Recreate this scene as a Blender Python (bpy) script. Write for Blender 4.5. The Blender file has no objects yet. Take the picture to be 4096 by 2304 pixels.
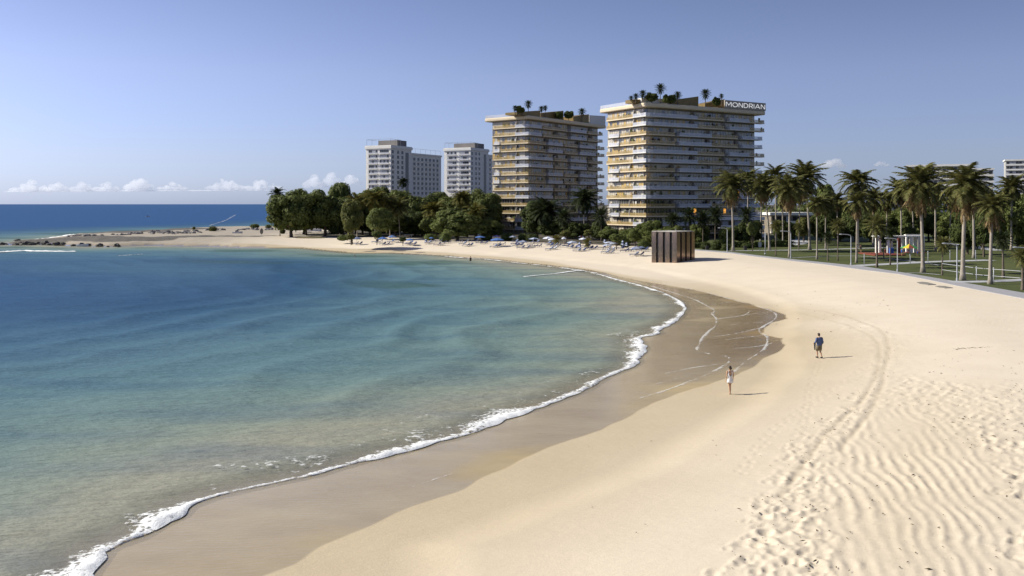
import bpy, bmesh, math, random
import numpy as np
from mathutils import Vector, Matrix
random.seed(7); rng = np.random.default_rng(7)
R = math.radians
S = bpy.context.scene
COL = S.collection
F, HC, HY = 3600.0, 11.5, 816.0      # focal length in photo pixels, eye height, horizon row

# ------------------------------------------------------------------ helpers
class MB:
    """collects shapes for ONE mesh object"""
    def __init__(s): s.v=[]; s.f=[]; s.m=[]; s.smooth=False
    def add(s, vs, fs, mi=0):
        o=len(s.v); s.v.extend(vs)
        for f in fs: s.f.append(tuple(i+o for i in f)); s.m.append(mi)
    def box(s, x0,y0,z0,x1,y1,z1, mi=0):
        s.add([(x0,y0,z0),(x1,y0,z0),(x1,y1,z0),(x0,y1,z0),(x0,y0,z1),(x1,y0,z1),(x1,y1,z1),(x0,y1,z1)],
              [(0,3,2,1),(4,5,6,7),(0,1,5,4),(1,2,6,5),(2,3,7,6),(3,0,4,7)], mi)
    def quad(s,a,b,c,d,mi=0): s.add([a,b,c,d],[(0,1,2,3)],mi)
    def tube(s, pts, rad, n=8, mi=0, cap=True):
        pts=[Vector(p) for p in pts]
        if not hasattr(rad,'__len__'): rad=[rad]*len(pts)
        rings=[]; ref=None
        for i,p in enumerate(pts):
            a=pts[max(i-1,0)]; b=pts[min(i+1,len(pts)-1)]
            d=(b-a); d=d.normalized() if d.length>1e-9 else Vector((0,0,1))
            if ref is None: ref=Vector((1,0,0)) if abs(d.x)<.8 else Vector((0,1,0))
            x=(ref-d*ref.dot(d)).normalized(); y=d.cross(x); ref=x
            rings.append([tuple(p+(x*math.cos(2*math.pi*k/n)+y*math.sin(2*math.pi*k/n))*rad[i]) for k in range(n)])
        vs=[v for r in rings for v in r]; fs=[]
        for i in range(len(pts)-1):
            for k in range(n):
                k2=(k+1)%n; fs.append((i*n+k,i*n+k2,(i+1)*n+k2,(i+1)*n+k))
        if cap: fs.append(tuple(reversed(range(n)))); fs.append(tuple((len(pts)-1)*n+k for k in range(n)))
        s.add(vs,fs,mi)
    def ell(s, c, r, mi=0, nu=12, nv=8, jit=0.0, rot=None):
        vs=[];fs=[]
        for j in range(nv+1):
            th=math.pi*j/nv
            for i in range(nu):
                ph=2*math.pi*i/nu; k=1+(random.uniform(-jit,jit) if jit else 0)
                q=Vector((r[0]*math.sin(th)*math.cos(ph)*k, r[1]*math.sin(th)*math.sin(ph)*k, r[2]*math.cos(th)*k))
                if rot: q=rot@q
                vs.append((c[0]+q.x,c[1]+q.y,c[2]+q.z))
        for j in range(nv):
            for i in range(nu):
                i2=(i+1)%nu; fs.append((j*nu+i,(j+1)*nu+i,(j+1)*nu+i2,j*nu+i2))
        s.add(vs,fs,mi)
    def cap(s,a,b,ra,rb,n=10):
        """tapered limb with round ends"""
        s.tube([a,b],[ra,rb],n); s.ell(a,(ra,)*3,0,n,6); s.ell(b,(rb,)*3,0,n,6)
    def rings(s, rings, mi=0, close=False):
        n=len(rings[0]); vs=[p for r in rings for p in r]; fs=[]
        for i in range(len(rings)-1):
            for k in range(n):
                k2=(k+1)%n; fs.append((i*n+k,i*n+k2,(i+1)*n+k2,(i+1)*n+k))
        if close: fs.append(tuple(reversed(range(n)))); fs.append(tuple((len(rings)-1)*n+k for k in range(n)))
        s.add(vs,fs,mi)
    def mesh(s,name,mats,smooth=False):
        me=bpy.data.meshes.new(name); me.from_pydata(s.v,[],s.f)
        for m in (mats if isinstance(mats,(list,tuple)) else [mats]): me.materials.append(m)
        if any(s.m): me.polygons.foreach_set('material_index', s.m)
        if smooth: me.polygons.foreach_set('use_smooth',[True]*len(s.f))
        me.update(); return me
    def build(s,name,mats,parent=None,smooth=False,loc=None,rotz=None):
        return link(name, s.mesh(name,mats,smooth), parent, loc, rotz)

def link(name, me, parent=None, loc=None, rotz=None):
    o=bpy.data.objects.new(name,me); COL.objects.link(o)
    if parent: o.parent=parent
    if loc: o.location=loc
    if rotz is not None: o.rotation_euler=(0,0,rotz)
    return o
def tag(o,label,cat,group=None,kind=None):
    o['label']=label; o['category']=cat
    if group: o['group']=group
    if kind: o['kind']=kind
    return o
def struct(o): o['kind']='structure'; return o
def thing(name,label,cat,loc=(0,0,0),rotz=0,group=None):
    o=bpy.data.objects.new(name,None); COL.objects.link(o); o.empty_display_size=.3
    o.location=loc; o.rotation_euler=(0,0,rotz); return tag(o,label,cat,group)
def copy_tree(o,parent=None):
    c=o.copy(); COL.objects.link(c)
    if parent: c.parent=parent
    for ch in list(o.children): copy_tree(ch,c)
    return c
ORD=['first','second','third','fourth','fifth','sixth','seventh','eighth','ninth','tenth','eleventh','twelfth','thirteenth','fourteenth','fifteenth','sixteenth']

# ------------------------------------------------------------------ numpy noise
_T=rng.random((256,256)).astype(np.float64)
def vnoise(x,y,s=1.0,ox=0,oy=0):
    x=np.asarray(x)/s+ox; y=np.asarray(y)/s+oy
    xi=np.floor(x).astype(int); yi=np.floor(y).astype(int); fx=x-xi; fy=y-yi
    fx=fx*fx*(3-2*fx); fy=fy*fy*(3-2*fy)
    a=_T[xi%256,yi%256]; b=_T[(xi+1)%256,yi%256]; c=_T[xi%256,(yi+1)%256]; d=_T[(xi+1)%256,(yi+1)%256]
    return (a*(1-fx)+b*fx)*(1-fy)+(c*(1-fx)+d*fx)*fy
def fbm(x,y,s,o=3,ox=0):
    t=0;a=.5;n=0
    for i in range(o): t=t+a*vnoise(x,y,s,ox+i*17.3,i*9.1); n+=a; a*=.5; s*=.5
    return t/n
def sstep(a,b,x):
    t=np.clip((np.asarray(x,float)-a)/(b-a),0,1); return t*t*(3-2*t)

# ------------------------------------------------------------------ materials
def nodes(name):
    m=bpy.data.materials.new(name); m.use_nodes=True; nt=m.node_tree
    return m,nt,nt.nodes['Principled BSDF']
def N(nt,t,**k):
    n=nt.nodes.new(t)
    for a,b in k.items():
        if a in n.inputs.keys(): n.inputs[a].default_value=b
        else: setattr(n,a,b)
    return n
def c4(c): return (c[0],c[1],c[2],1)
def mat(name,c1,c2=None,scale=3.0,rough=.7,metal=0.0,bump=0.0,bscale=None,detail=4,spec=.3,trans=0.0,alpha=1.0):
    m,nt,p=nodes(name); L=nt.links.new
    p.inputs['Roughness'].default_value=rough; p.inputs['Metallic'].default_value=metal
    p.inputs['Specular IOR Level'].default_value=spec
    if alpha<1: p.inputs['Alpha'].default_value=alpha
    c2=c2 or tuple(min(1,x*.8) for x in c1)
    tc=N(nt,'ShaderNodeTexCoord'); no=N(nt,'ShaderNodeTexNoise',Scale=scale,Detail=detail,Roughness=.6)
    L(tc.outputs['Object'],no.inputs['Vector'])
    cr=N(nt,'ShaderNodeValToRGB'); cr.color_ramp.elements[0].position=.3; cr.color_ramp.elements[1].position=.7
    cr.color_ramp.elements[0].color=c4(c1); cr.color_ramp.elements[1].color=c4(c2)
    L(no.outputs['Fac'],cr.inputs['Fac']); L(cr.outputs['Color'],p.inputs['Base Color'])
    if bump:
        nb=N(nt,'ShaderNodeTexNoise',Scale=bscale or scale*4,Detail=5); L(tc.outputs['Object'],nb.inputs['Vector'])
        b=N(nt,'ShaderNodeBump',Strength=bump,Distance=.05); L(nb.outputs['Fac'],b.inputs['Height']); L(b.outputs['Normal'],p.inputs['Normal'])
    return m
def leafmat(name,cols,transl=.32,rough=.55):
    """leaf colour differs from leaf to leaf"""
    m,nt,p=nodes(name); L=nt.links.new
    g=N(nt,'ShaderNodeNewGeometry'); cr=N(nt,'ShaderNodeValToRGB'); e=cr.color_ramp.elements
    for i in range(len(cols)-2): e.new(.5)
    for i,c in enumerate(cols): e[i].position=i/(len(cols)-1); e[i].color=c4(c)
    L(g.outputs['Random Per Island'],cr.inputs['Fac'])
    p.inputs['Roughness'].default_value=max(rough,.65); p.inputs['Specular IOR Level'].default_value=.14
    L(cr.outputs['Color'],p.inputs['Base Color'])
    t=N(nt,'ShaderNodeBsdfTranslucent'); L(cr.outputs['Color'],t.inputs['Color'])
    mx=N(nt,'ShaderNodeMixShader',Fac=transl); out=nt.nodes['Material Output']
    L(p.outputs[0],mx.inputs[1]); L(t.outputs[0],mx.inputs[2]); L(mx.outputs[0],out.inputs['Surface'])
    return m
def emis(name,c,st):
    m,nt,p=nodes(name); p.inputs['Base Color'].default_value=c4(c)
    p.inputs['Emission Color'].default_value=c4(c); p.inputs['Emission Strength'].default_value=st; return m
def glassy(name,c,rough=.06,alpha=1.0,spec=.5):
    m,nt,p=nodes(name); p.inputs['Base Color'].default_value=c4(c); p.inputs['Roughness'].default_value=rough
    p.inputs['Specular IOR Level'].default_value=spec; p.inputs['Alpha'].default_value=alpha; return m

# ------------------------------------------------------------------ pixel -> place
def at(px,py,z=0.0):
    Y=F*(HC-z)/(py-HY); return ((px-2048)/F*Y, Y)
def pts(l,z=0.0): return [at(p[0],p[1],z) for p in l]

# water's edge (the line of breaking foam), with the width of the foam there
FOAM1=[(270,2420,1.4),(318,2304,1.4),(390,2210,1.3),(440,2180,.45),(530,2150,.45),(640,2090,.9),(690,2068,1.1),(735,2025,.4),(860,1980,.25),(980,1953,.2),(1160,1915,.2),(1260,1895,.3),(1340,1870,.25),(1430,1845,.3),(1510,1828,.8),(1600,1805,1.1),(1720,1770,1.1),(1830,1745,1.0),(1960,1692,1.2),(2040,1660,1.2),(2130,1635,.9),(2207,1608,.5),(2330,1561,.7),(2414,1507,.5),(2508,1474,.6),(2543,1450,1.2),(2538,1429,1.3),(2571,1399,1.2),(2564,1378,1.2),(2545,1349,1.0),(2635,1335,.8),(2620,1319,.8),(2691,1293,.9),(2738,1242,.9),(2742,1230,1),(2719,1204,1.2),(2667,1178,1.3),(2616,1159,1.2),(2541,1136,1.2),(2470,1120,1.4),(2376,1091,1.6),(2315,1080,2.0),(2250,1072,1.0),(2161,1061,1.2),(2095,1054,.8),(2002,1043,.6),(1939,1036,1),(1873,1033,1.4),(1821,1030,1.8),(1780,1024,.5)]
REST=[(1706,1020),(1559,1013),(1400,1013),(1300,1003),(1190,993),(973,992),(817,987),(600,984),(512,986),(420,988),(330,985),(250,984),(180,979),(90,979),(10,981),(5,976),(60,971),(150,963),(242,950),(265,944),(442,938),(600,928),(735,922),(820,917),(950,917),(1090,915)]
FAR=[(-95,520),(-70,800),(-200,3000),(-3000,45000),(60000,45000),(60000,-300)]
LAND=[(-34,-300),(-32,-60),(-22,8),(-16,20)]+pts(FOAM1)+pts(REST)+FAR
SW=[(999,2299),(1165,2244),(1400,2127),(1471,2100),(1797,1963),(1957,1885),(2183,1780),(2404,1709),(2570,1626),(2700,1574),(2916,1509),(3010,1467),(3057,1432),(3120,1408),(3150,1390),(3127,1359),(3085,1345),(3047,1335),(3057,1312),(3094,1288),(3155,1279),(3146,1265),(3094,1241),(2986,1211),(2893,1185),(2799,1159),(2681,1134),(2592,1115),(2517,1101),(2376,1077),(2200,1045),(2048,1029),(1900,1019),(1800,1012),(1700,1005),(1560,999),(1380,993),(1190,987),(973,984),(817,980),(600,977),(450,975)]
SWL=[(-30,-300),(-28,-60),(-18,8),(-12,20)]+pts(SW,.22)
DRY=SWL+[(-150,330)]+FAR

def sdist(poly,x,y,closed=True):
    """signed distance to a polygon, positive inside"""
    x=np.asarray(x,float); y=np.asarray(y,float); P=np.array(poly); n=len(P)
    d2=np.full(x.shape,1e18); ins=np.zeros(x.shape,bool)
    for i in range(n if closed else n-1):
        ax,ay=P[i]; bx,by=P[(i+1)%n]; ex,ey=bx-ax,by-ay; l=ex*ex+ey*ey+1e-12
        t=np.clip(((x-ax)*ex+(y-ay)*ey)/l,0,1)
        d2=np.minimum(d2,(x-ax-t*ex)**2+(y-ay-t*ey)**2)
        if closed and ay!=by:
            c=((ay>y)!=(by>y))&(x<(bx-ax)*(y-ay)/(by-ay)+ax); ins^=c
    d=np.sqrt(d2)
    return np.where(ins,d,-d) if closed else d
PLAT=1.6
def hgt_d(d):
    d=np.asarray(d,float)
    return np.where(d<0, np.maximum(.055*d,-5), np.where(d<9, .022*d, .198+(PLAT-.198)*sstep(5,27,d)*sstep(9,12,d)))
def spit(x,y,d): return sstep(-45,-75,x)*sstep(205,225,y)*(np.asarray(y)<600)*.8*sstep(0,5,d)*(1-sstep(14,26,d))
def hgt(x,y):
    d=sdist(LAND,np.array([x]),np.array([y])); return float((hgt_d(d)+spit(np.array([x]),np.array([y]),d))[0])
def atg(px,py):
    z=.6
    for i in range(7): x,y=at(px,py,z); z=.5*z+.5*hgt(x,y)
    return (x,y,hgt(x,y))

# ------------------------------------------------------------------ camera, light, sky
cam=bpy.data.cameras.new('camera'); co=bpy.data.objects.new('camera',cam); COL.objects.link(co)
cam.sensor_width=36; cam.lens=F/4096*36; cam.shift_y=-(1152-HY)/4096; cam.clip_end=60000; cam.clip_start=.5
co.location=(0,0,HC); co.rotation_euler=(R(90),0,0); S.camera=co
EL=R(35); AZ=R(-80)                   # sun: from the left, slightly beyond
sd=Vector((math.sin(AZ)*math.cos(EL),math.cos(AZ)*math.cos(EL),math.sin(EL)))
sun=bpy.data.lights.new('sun','SUN'); sun.energy=4.8; sun.angle=R(.5); sun.color=(1,.965,.855)
so=bpy.data.objects.new('sun',sun); COL.objects.link(so); so.rotation_euler=sd.to_track_quat('Z','Y').to_euler()
W=bpy.data.worlds.new('World'); S.world=W; W.use_nodes=True; nt=W.node_tree
sky=nt.nodes.new('ShaderNodeTexSky'); sky.sky_type='NISHITA'; sky.sun_disc=False
sky.sun_elevation=EL; sky.sun_rotation=AZ; sky.altitude=0; sky.air_density=1.0; sky.dust_density=.5; sky.ozone_density=3.0
tcw=nt.nodes.new('ShaderNodeTexCoord'); sxw=nt.nodes.new('ShaderNodeSeparateXYZ'); nt.links.new(tcw.outputs['Generated'],sxw.inputs[0])
crw=nt.nodes.new('ShaderNodeValToRGB'); ew=crw.color_ramp.elements; ew.new(.5); ew.new(.5)
for i_,(p_,c_) in enumerate([(0.0,(.72,.90,1.60)),(.05,(.90,.91,1.33)),(.14,(1.13,.97,1.20)),(.3,(.94,.80,.90))]): ew[i_].position=p_; ew[i_].color=(*c_,1)
nt.links.new(sxw.outputs['Z'],crw.inputs['Fac'])
mrw=nt.nodes.new('ShaderNodeMapRange'); mrw.inputs[1].default_value=-.5; mrw.inputs[2].default_value=.5; mrw.inputs[3].default_value=1.05; mrw.inputs[4].default_value=.745; nt.links.new(sxw.outputs['X'],mrw.inputs[0])
m1=nt.nodes.new('ShaderNodeVectorMath'); m1.operation='MULTIPLY'; nt.links.new(sky.outputs[0],m1.inputs[0]); nt.links.new(crw.outputs['Color'],m1.inputs[1])
m2=nt.nodes.new('ShaderNodeVectorMath'); m2.operation='SCALE'; nt.links.new(m1.outputs[0],m2.inputs[0]); nt.links.new(mrw.outputs[0],m2.inputs['Scale'])
nt.links.new(m2.outputs[0],nt.nodes['Background'].inputs[0]); nt.nodes['Background'].inputs[1].default_value=.08
S.view_settings.view_transform='Standard'; S.view_settings.look='None'; S.view_settings.gamma=1; S.view_settings.exposure=.50
try:
    S.cycles.transparent_max_bounces=16; S.cycles.max_bounces=8; S.cycles.volume_bounces=5
except Exception: pass

# ------------------------------------------------------------------ terrain sheet
def grid(ts,ys):
    T,Yg=np.meshgrid(ts,ys); X=T*Yg; nr,nc=T.shape
    idx=np.arange(nr*nc).reshape(nr,nc)
    q=np.stack([idx[:-1,:-1],idx[:-1,1:],idx[1:,1:],idx[1:,:-1]],-1).reshape(-1,4)
    return X.ravel(),Yg.ravel(),q
def gridmesh(name,x,y,z,q,attrs,m):
    used=np.zeros(len(x),bool); used[q.ravel()]=True; remap=np.cumsum(used)-1
    x,y,z=x[used],y[used],z[used]; q=remap[q]
    me=bpy.data.meshes.new(name); me.vertices.add(len(x)); me.loops.add(q.size); me.polygons.add(len(q))
    me.vertices.foreach_set('co',np.stack([x,y,z],1).astype(np.float32).ravel())
    me.loops.foreach_set('vertex_index',q.ravel().astype(np.int32))
    me.polygons.foreach_set('loop_start',np.arange(0,q.size,4,dtype=np.int32))
    me.polygons.foreach_set('loop_total',np.full(len(q),4,np.int32))
    me.polygons.foreach_set('use_smooth',np.ones(len(q),bool)); me.update(calc_edges=True)
    for k,a in attrs.items():
        at_=me.attributes.new(k,'FLOAT','POINT'); at_.data.foreach_set('value',a[used].astype(np.float32))
    me.materials.append(m); return link(name,me)
def geo(a,b,r):
    n=int(math.log(b/a)/math.log(r))+1; return a*(b/a)**np.linspace(0,1,n)

ys=np.concatenate([np.linspace(4,24,12)[:-1],geo(24,95,1.0042),geo(95,700,1.0075)[1:],geo(700,9000,1.12)[1:]])
ts=np.concatenate([np.linspace(-1.6,-.62,30)[:-1],np.linspace(-.62,.62,620),np.linspace(.62,1.6,30)[1:]])
x,y,q=grid(ts,ys)
d1=sdist(LAND,x,y); z=hgt_d(d1)+spit(x,y,d1)
near=(y<420)
d2=np.full(x.shape,60.0); d2[near]=sdist(DRY,x[near],y[near])
farw=sstep(112,150,y); d2o=d2.copy(); d2=d2*(1-farw)+(d1-1.8)*farw
def chaikin0(P):
    for _ in range(2):
        Q=[P[0]]
        for a,b in zip(P[:-1],P[1:]): Q+=[(.75*a[0]+.25*b[0],.75*a[1]+.25*b[1]),(.25*a[0]+.75*b[0],.25*a[1]+.75*b[1])]
        P=Q+[P[-1]]
    return P
atg_=lambda p_: at(p_[0],p_[1],1.0)
# soft cusps: gentle undulation of the dry beach
und=(fbm(x,y,9,2)-.5)*.10*sstep(10,16,d1)*(1-sstep(24,27,d1)); z=z+und
RZ=pts([(3488,1500),(3640,1480),(4096,1560),(4300,1900),(4400,2304),(4400,2700),(2800,2700),(2866,2304),(2933,2138),(2966,2000),(3033,1877),(3172,1739),(3366,1555)],1.0)
RIP=pts([(3352,1811),(3420,1680),(3560,1590),(3760,1660),(4010,1900),(4130,2100),(4200,2700),(3270,2700),(3300,2304),(3230,2080)],1.0)
TR1=pts([(3200,1215),(3300,1235),(3395,1264),(3513,1317),(3544,1351),(3555,1393),(3548,1435),(3530,1487),(3532,1533),(3477,1661),(3388,1761),(3360,1811)],1.0)
TR2=pts([(3180,1225),(3380,1290),(3480,1340),(3519,1385),(3516,1440),(3500,1510),(3449,1594),(3310,1722),(3227,1833),(3120,1990)],1.0)
fg=(y<100)&(y>15)&(d1>8)
xf,yf=x[fg],y[fg]
rz=np.zeros(x.shape); rp=np.zeros(x.shape); tk=np.zeros(x.shape)
sRZ=sdist(RZ,xf,yf); rzf=sstep(-.5,.9,sRZ+(vnoise(xf,yf,.9)-.5)*1.4)*(1-.95*sstep(46,60,yf+(fbm(xf,yf,4,2,5)-.5)*14)); rpf=sstep(-.6,1.4,sdist(RIP,xf,yf)+(vnoise(xf,yf,1.3)-.5)*1.6)
ph=(xf*.97-yf*.24)*2*math.pi/.46+ (fbm(xf,yf,3.2,2)-.5)*11+(fbm(xf,yf,.7,2,8)-.5)*2.2
wav=.5+.5*np.sin(ph); wav=wav**1.3*(.55+.9*vnoise(xf,yf,.35))
dz=rpf*(wav-.5)*.030*np.clip(2.6*fbm(xf,yf,1.8,2,5)-.55,.12,1.6)+rpf*(fbm(xf,yf,.3,3,12)-.5)*.022
dz+=rzf*(1-rpf)*(fbm(xf,yf,.55,3,3)-.5)*.085
t1=sdist(TR1,xf,yf,False); t2=sdist(TR2,xf,yf,False)
jn=.7+.6*vnoise(xf,yf,.5)
g1=np.exp(-(t1/.16)**2)*jn; g2=np.exp(-(t2/.14)**2)*jn; ridge=np.exp(-((t1-.38)/.14)**2)+np.exp(-((t2-.33)/.12)**2)
fd=.35+.65*sstep(62,40,yf); dz+=(-.04*g1-.032*g2+.010*ridge)*fd
# footprints
cand=np.nonzero((rzf>.6)&(rpf<.4))[0]
for i in rng.choice(cand,760,replace=False):
    cx,cy=xf[i],yf[i]; r=rng.uniform(.09,.22); a=rng.uniform(0,3.14)
    m=(np.abs(xf-cx)<1)&(np.abs(yf-cy)<1); ux=(xf[m]-cx)*math.cos(a)+(yf[m]-cy)*math.sin(a); uy=-(xf[m]-cx)*math.sin(a)+(yf[m]-cy)*math.cos(a)
    rr=np.sqrt((ux/1.5)**2+uy**2)/r
    dz[m]+=-.036*np.exp(-rr**2)+.02*np.exp(-((rr-1.5)/.4)**2)
for tr,dep in ((((3277,1432),(3240,1520),(3230,1650),(3150,1800)),.024),(((3600,1100),(3500,1170),(3380,1260),(3277,1432)),.022),(((4090,1300),(3800,1330),(3560,1400),(3300,1560),(3080,1700),(2950,1880)),.022),(((3480,1080),(3640,1200),(3900,1290),(4150,1400)),.022)):
    P=chaikin0([atg_(p_) for p_ in tr]); acc=0; sidew=1
    for (xa,ya),(xb,yb) in zip(P[:-1],P[1:]):
        l=math.hypot(xb-xa,yb-ya)+1e-9; u=0
        while u<l:
            cx=xa+(xb-xa)*u/l-(yb-ya)/l*.14*sidew+rng.normal(0,.03); cy=ya+(yb-ya)*u/l+(xb-xa)/l*.14*sidew; sidew*=-1; u+=.68
            m=(np.abs(xf-cx)<.5)&(np.abs(yf-cy)<.6); rr=np.sqrt((xf[m]-cx)**2+((yf[m]-cy)/1.5)**2)/.13
            dz[m]+=-dep*np.exp(-rr**2)+dep*.35*np.exp(-((rr-1.5)/.4)**2)
bandt=np.exp(-(np.minimum(t1,t2)/1.6)**2)*sstep(100,80,yf); dz+=bandt*(fbm(xf,yf,.5,3,31)-.5)*.06*(1-rzf)
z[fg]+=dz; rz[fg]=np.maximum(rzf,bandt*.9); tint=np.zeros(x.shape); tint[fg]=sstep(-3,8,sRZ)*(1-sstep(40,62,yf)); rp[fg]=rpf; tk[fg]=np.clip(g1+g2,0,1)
# rock shelf of the spit
RK=pts([(0,978),(90,970),(200,962),(300,960),(420,962),(520,966),(620,965),(743,959),(848,956),(1004,957),(1081,954),(1170,953)],.8)
RK2=pts([(265,945),(442,941),(600,932),(700,928),(820,924)],.6)
RK3=pts([(20,979),(100,977),(250,981),(400,985),(512,985)],.4)
sp=(y>200)&(x<-20)&(y<480); rock=np.zeros(x.shape)
wid=np.interp(x[sp],[-150,-105,-90,-70],[16,12,7,4])
a=1-sstep(.6,1.0,(sdist(RK,x[sp],y[sp],False)+(fbm(x[sp],y[sp],6,3)-.5)*9)/wid)
b=1-sstep(.6,1.0,(sdist(RK2,x[sp],y[sp],False)+(fbm(x[sp],y[sp],6,3,4)-.5)*9)/12)
c3=1-sstep(.6,1.0,(sdist(RK3,x[sp],y[sp],False)+(fbm(x[sp],y[sp],5,3,2)-.5)*6)/4.5)
rock[sp]=np.maximum(np.maximum(np.maximum(a,b),c3),.55*sstep(-55,-90,x[sp])); z[sp]+=rock[sp]*(fbm(x[sp],y[sp],4,3,9)-.3)*.5*sstep(0,4,d1[sp])
wet=1-sstep(-.09,.09,d2+(fbm(x,y,3,2,7)-.5)*.7)
damp=(1-sstep(0,1,(d2o+(fbm(x,y,14,2,2)-.5)*5)/np.where(y<60,15,9+6*sstep(75,60,y))))*(1-farw)+farw*(1-sstep(-.8,1.5,d2o+(fbm(x,y,6,2,2)-.5)*2))*(x>-75)+farw*(x<=-75)*(1-sstep(1.5,4,d1))
pool=wet*sstep(56,72,y+(fbm(x,y,10,2,21)-.5)*14)*sstep(2,8,d1)*(1-farw)
film=wet*sstep(.2,.62,fbm(x*.35+y*.15,y*.9,5,3,11)+.18*sstep(3,0,d1)+.2*(1-sstep(-2.5,-.6,d2)))
damp=np.clip(damp,0,1)

m,nt,p=nodes('sand'); L=nt.links.new
def A(nm): return N(nt,'ShaderNodeAttribute',attribute_name=nm).outputs['Fac']
def MIX(f,a,b,mode='MIX'):
    n=N(nt,'ShaderNodeMix',data_type='RGBA',blend_type=mode)
    for sock,v in ((n.inputs[0],f),(n.inputs[6],a),(n.inputs[7],b)):
        if isinstance(v,(tuple,list)): sock.default_value=c4(v)
        elif isinstance(v,(int,float)): sock.default_value=v
        else: L(v,sock)
    return n.outputs[2]
def MA(op,a,b=None):
    n=N(nt,'ShaderNodeMath',operation=op)
    for i,v in enumerate((a,b)):
        if v is None: continue
        if isinstance(v,(int,float)): n.inputs[i].default_value=v
        else: L(v,n.inputs[i])
    return n.outputs[0]
def NO(scale,detail=4,rough=.6,stretch=None):
    n=N(nt,'ShaderNodeTexNoise',Scale=scale,Detail=detail,Roughness=rough); tc=N(nt,'ShaderNodeTexCoord'); v=tc.outputs['Object']
    if stretch:
        mp=N(nt,'ShaderNodeMapping'); mp.inputs['Scale'].default_value=stretch[0]; mp.inputs['Rotation'].default_value=(0,0,stretch[1]); L(v,mp.inputs['Vector']); v=mp.outputs['Vector']
    L(v,n.inputs['Vector']); return n.outputs['Fac']
def RAMP(f,stops):
    cr=N(nt,'ShaderNodeValToRGB'); e=cr.color_ramp.elements
    for i in range(len(stops)-2): e.new(.5)
    for i,(t,c) in enumerate(stops): e[i].position=t; e[i].color=c4(c) if isinstance(c,(tuple,list)) else (c,c,c,1)
    L(f,cr.inputs['Fac']); return cr.outputs['Color']
dryc=RAMP(NO(.35,6,.6),[(.3,(.625,.545,.43)),(.7,(.57,.49,.38))])
dryc=MIX(MA('MULTIPLY',NO(.12,4,.6,((1,3,1),.5)),.5),dryc,(.66,.56,.445))
dryc=MIX(MA('MULTIPLY',A('tk'),.35),dryc,(.33,.27,.19))
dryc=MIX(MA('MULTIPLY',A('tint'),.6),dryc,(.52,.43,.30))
speck=RAMP(NO(9,3,.7),[(.64,0.0),(.72,1.0)])
dryc=MIX(MA('MULTIPLY',MA('MULTIPLY',speck,A('rz')),.35),dryc,(.25,.20,.13))
c=MIX(MA('MULTIPLY',A('damp'),.85),dryc,RAMP(NO(.2,5),[(.3,(.475,.385,.255)),(.7,(.43,.345,.225))]))
wetc=RAMP(NO(.25,5,.6,((1,2.2,1),.9)),[(.3,(.395,.315,.185)),(.7,(.33,.255,.145))])
wetc=MIX(A('pool'),wetc,RAMP(NO(.3,4,.6,((1,3,1),.3)),[(.3,(.26,.18,.085)),(.7,(.20,.14,.065))]))
c=MIX(A('wet'),c,wetc)
rockc=RAMP(NO(.6,6,.7),[(.3,(.16,.145,.125)),(.7,(.06,.055,.05))])
c=MIX(A('rock'),c,rockc)
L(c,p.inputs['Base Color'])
rr=MA('SUBTRACT',.85,MA('MULTIPLY',A('wet'),.25)); rr=MA('SUBTRACT',rr,MA('MULTIPLY',A('film'),.50)); L(rr,p.inputs['Roughness'])
L(MA('ADD',.12,MA('MULTIPLY',A('film'),MA('SUBTRACT',.45,MA('MULTIPLY',A('pool'),.2)))),p.inputs['Specular IOR Level'])
h=MA('ADD',MA('MULTIPLY',NO(14,4,.7),.35),MA('MULTIPLY',NO(2.2,4,.6,((1,2.5,1),.6)),.9))
h=MA('MULTIPLY',h,MA('SUBTRACT',1.0,MA('MULTIPLY',A('wet'),.75)))
h=MA('ADD',h,MA('MULTIPLY',MA('MULTIPLY',NO(34,3,.7),.35),A('rz')))
rip=NO(1.6,3,.55,((1,5,1),.12)); h=MA('ADD',h,MA('MULTIPLY',MA('MULTIPLY',rip,A('film')),.5))
bp=N(nt,'ShaderNodeBump',Strength=.55,Distance=.05); L(h,bp.inputs['Height']); L(bp.outputs['Normal'],p.inputs['Normal'])
beach=struct(gridmesh('beach',x,y,z,q,dict(tint=tint,pool=pool,wet=wet,damp=damp,film=film,rz=rz,rp=rp,tk=tk,rock=rock),m))

# ------------------------------------------------------------------ sea
ys=np.concatenate([np.linspace(4,24,12)[:-1],geo(24,420,1.0075),geo(420,40000,1.02)[1:]])
ts=np.concatenate([np.linspace(-2.2,-.62,40)[:-1],np.linspace(-.62,.45,430),np.linspace(.45,2.2,20)[1:]])
x,y,q=grid(ts,ys); ds=-sdist(LAND,x,y)
keep=(ds[q].max(1)>-9); q=q[keep]
n1=fbm(x,y,22,3,1); fade=1-sstep(120,330,y)
swell=np.sin(2*math.pi*(ds+ (n1-.5)*14)/8.5)*.5+.5
zz=.015+fade*sstep(2,14,ds)*(1-.75*sstep(35,90,ds))*(swell**2*.19-.065)*(.4+1.2*fbm(x,y,30,2,8))
zz+=fade*(fbm(x,y*1.0,2.6,2,3)-.5)*.05*sstep(1,8,ds)
weed=np.clip(sstep(.52,.66,fbm(x*.5,y,16,3,6))*sstep(4,12,ds)*(1-sstep(30,48,ds))*sstep(75,120,y),0,1)
DP=pts([(560,1215),(760,1185),(930,1160),(1080,1125),(1180,1092),(1150,1066),(1020,1046),(860,1040)])
deep=np.zeros(x.shape); nn=(y<330)&(y>60); deep[nn]=np.exp(-((sdist(DP,x[nn],y[nn],False)+(fbm(x[nn],y[nn],14,2,3)-.5)*10)/13)**2)
streak=fbm(x*.25+y*.12,y,26,3,14)
m,nt,p=nodes('sea_water'); L=nt.links.new
f=MA('ADD',MA('DIVIDE',A('sd'),110.0),MA('MULTIPLY',MA('SUBTRACT',A('streak'),.5),.22))
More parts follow.
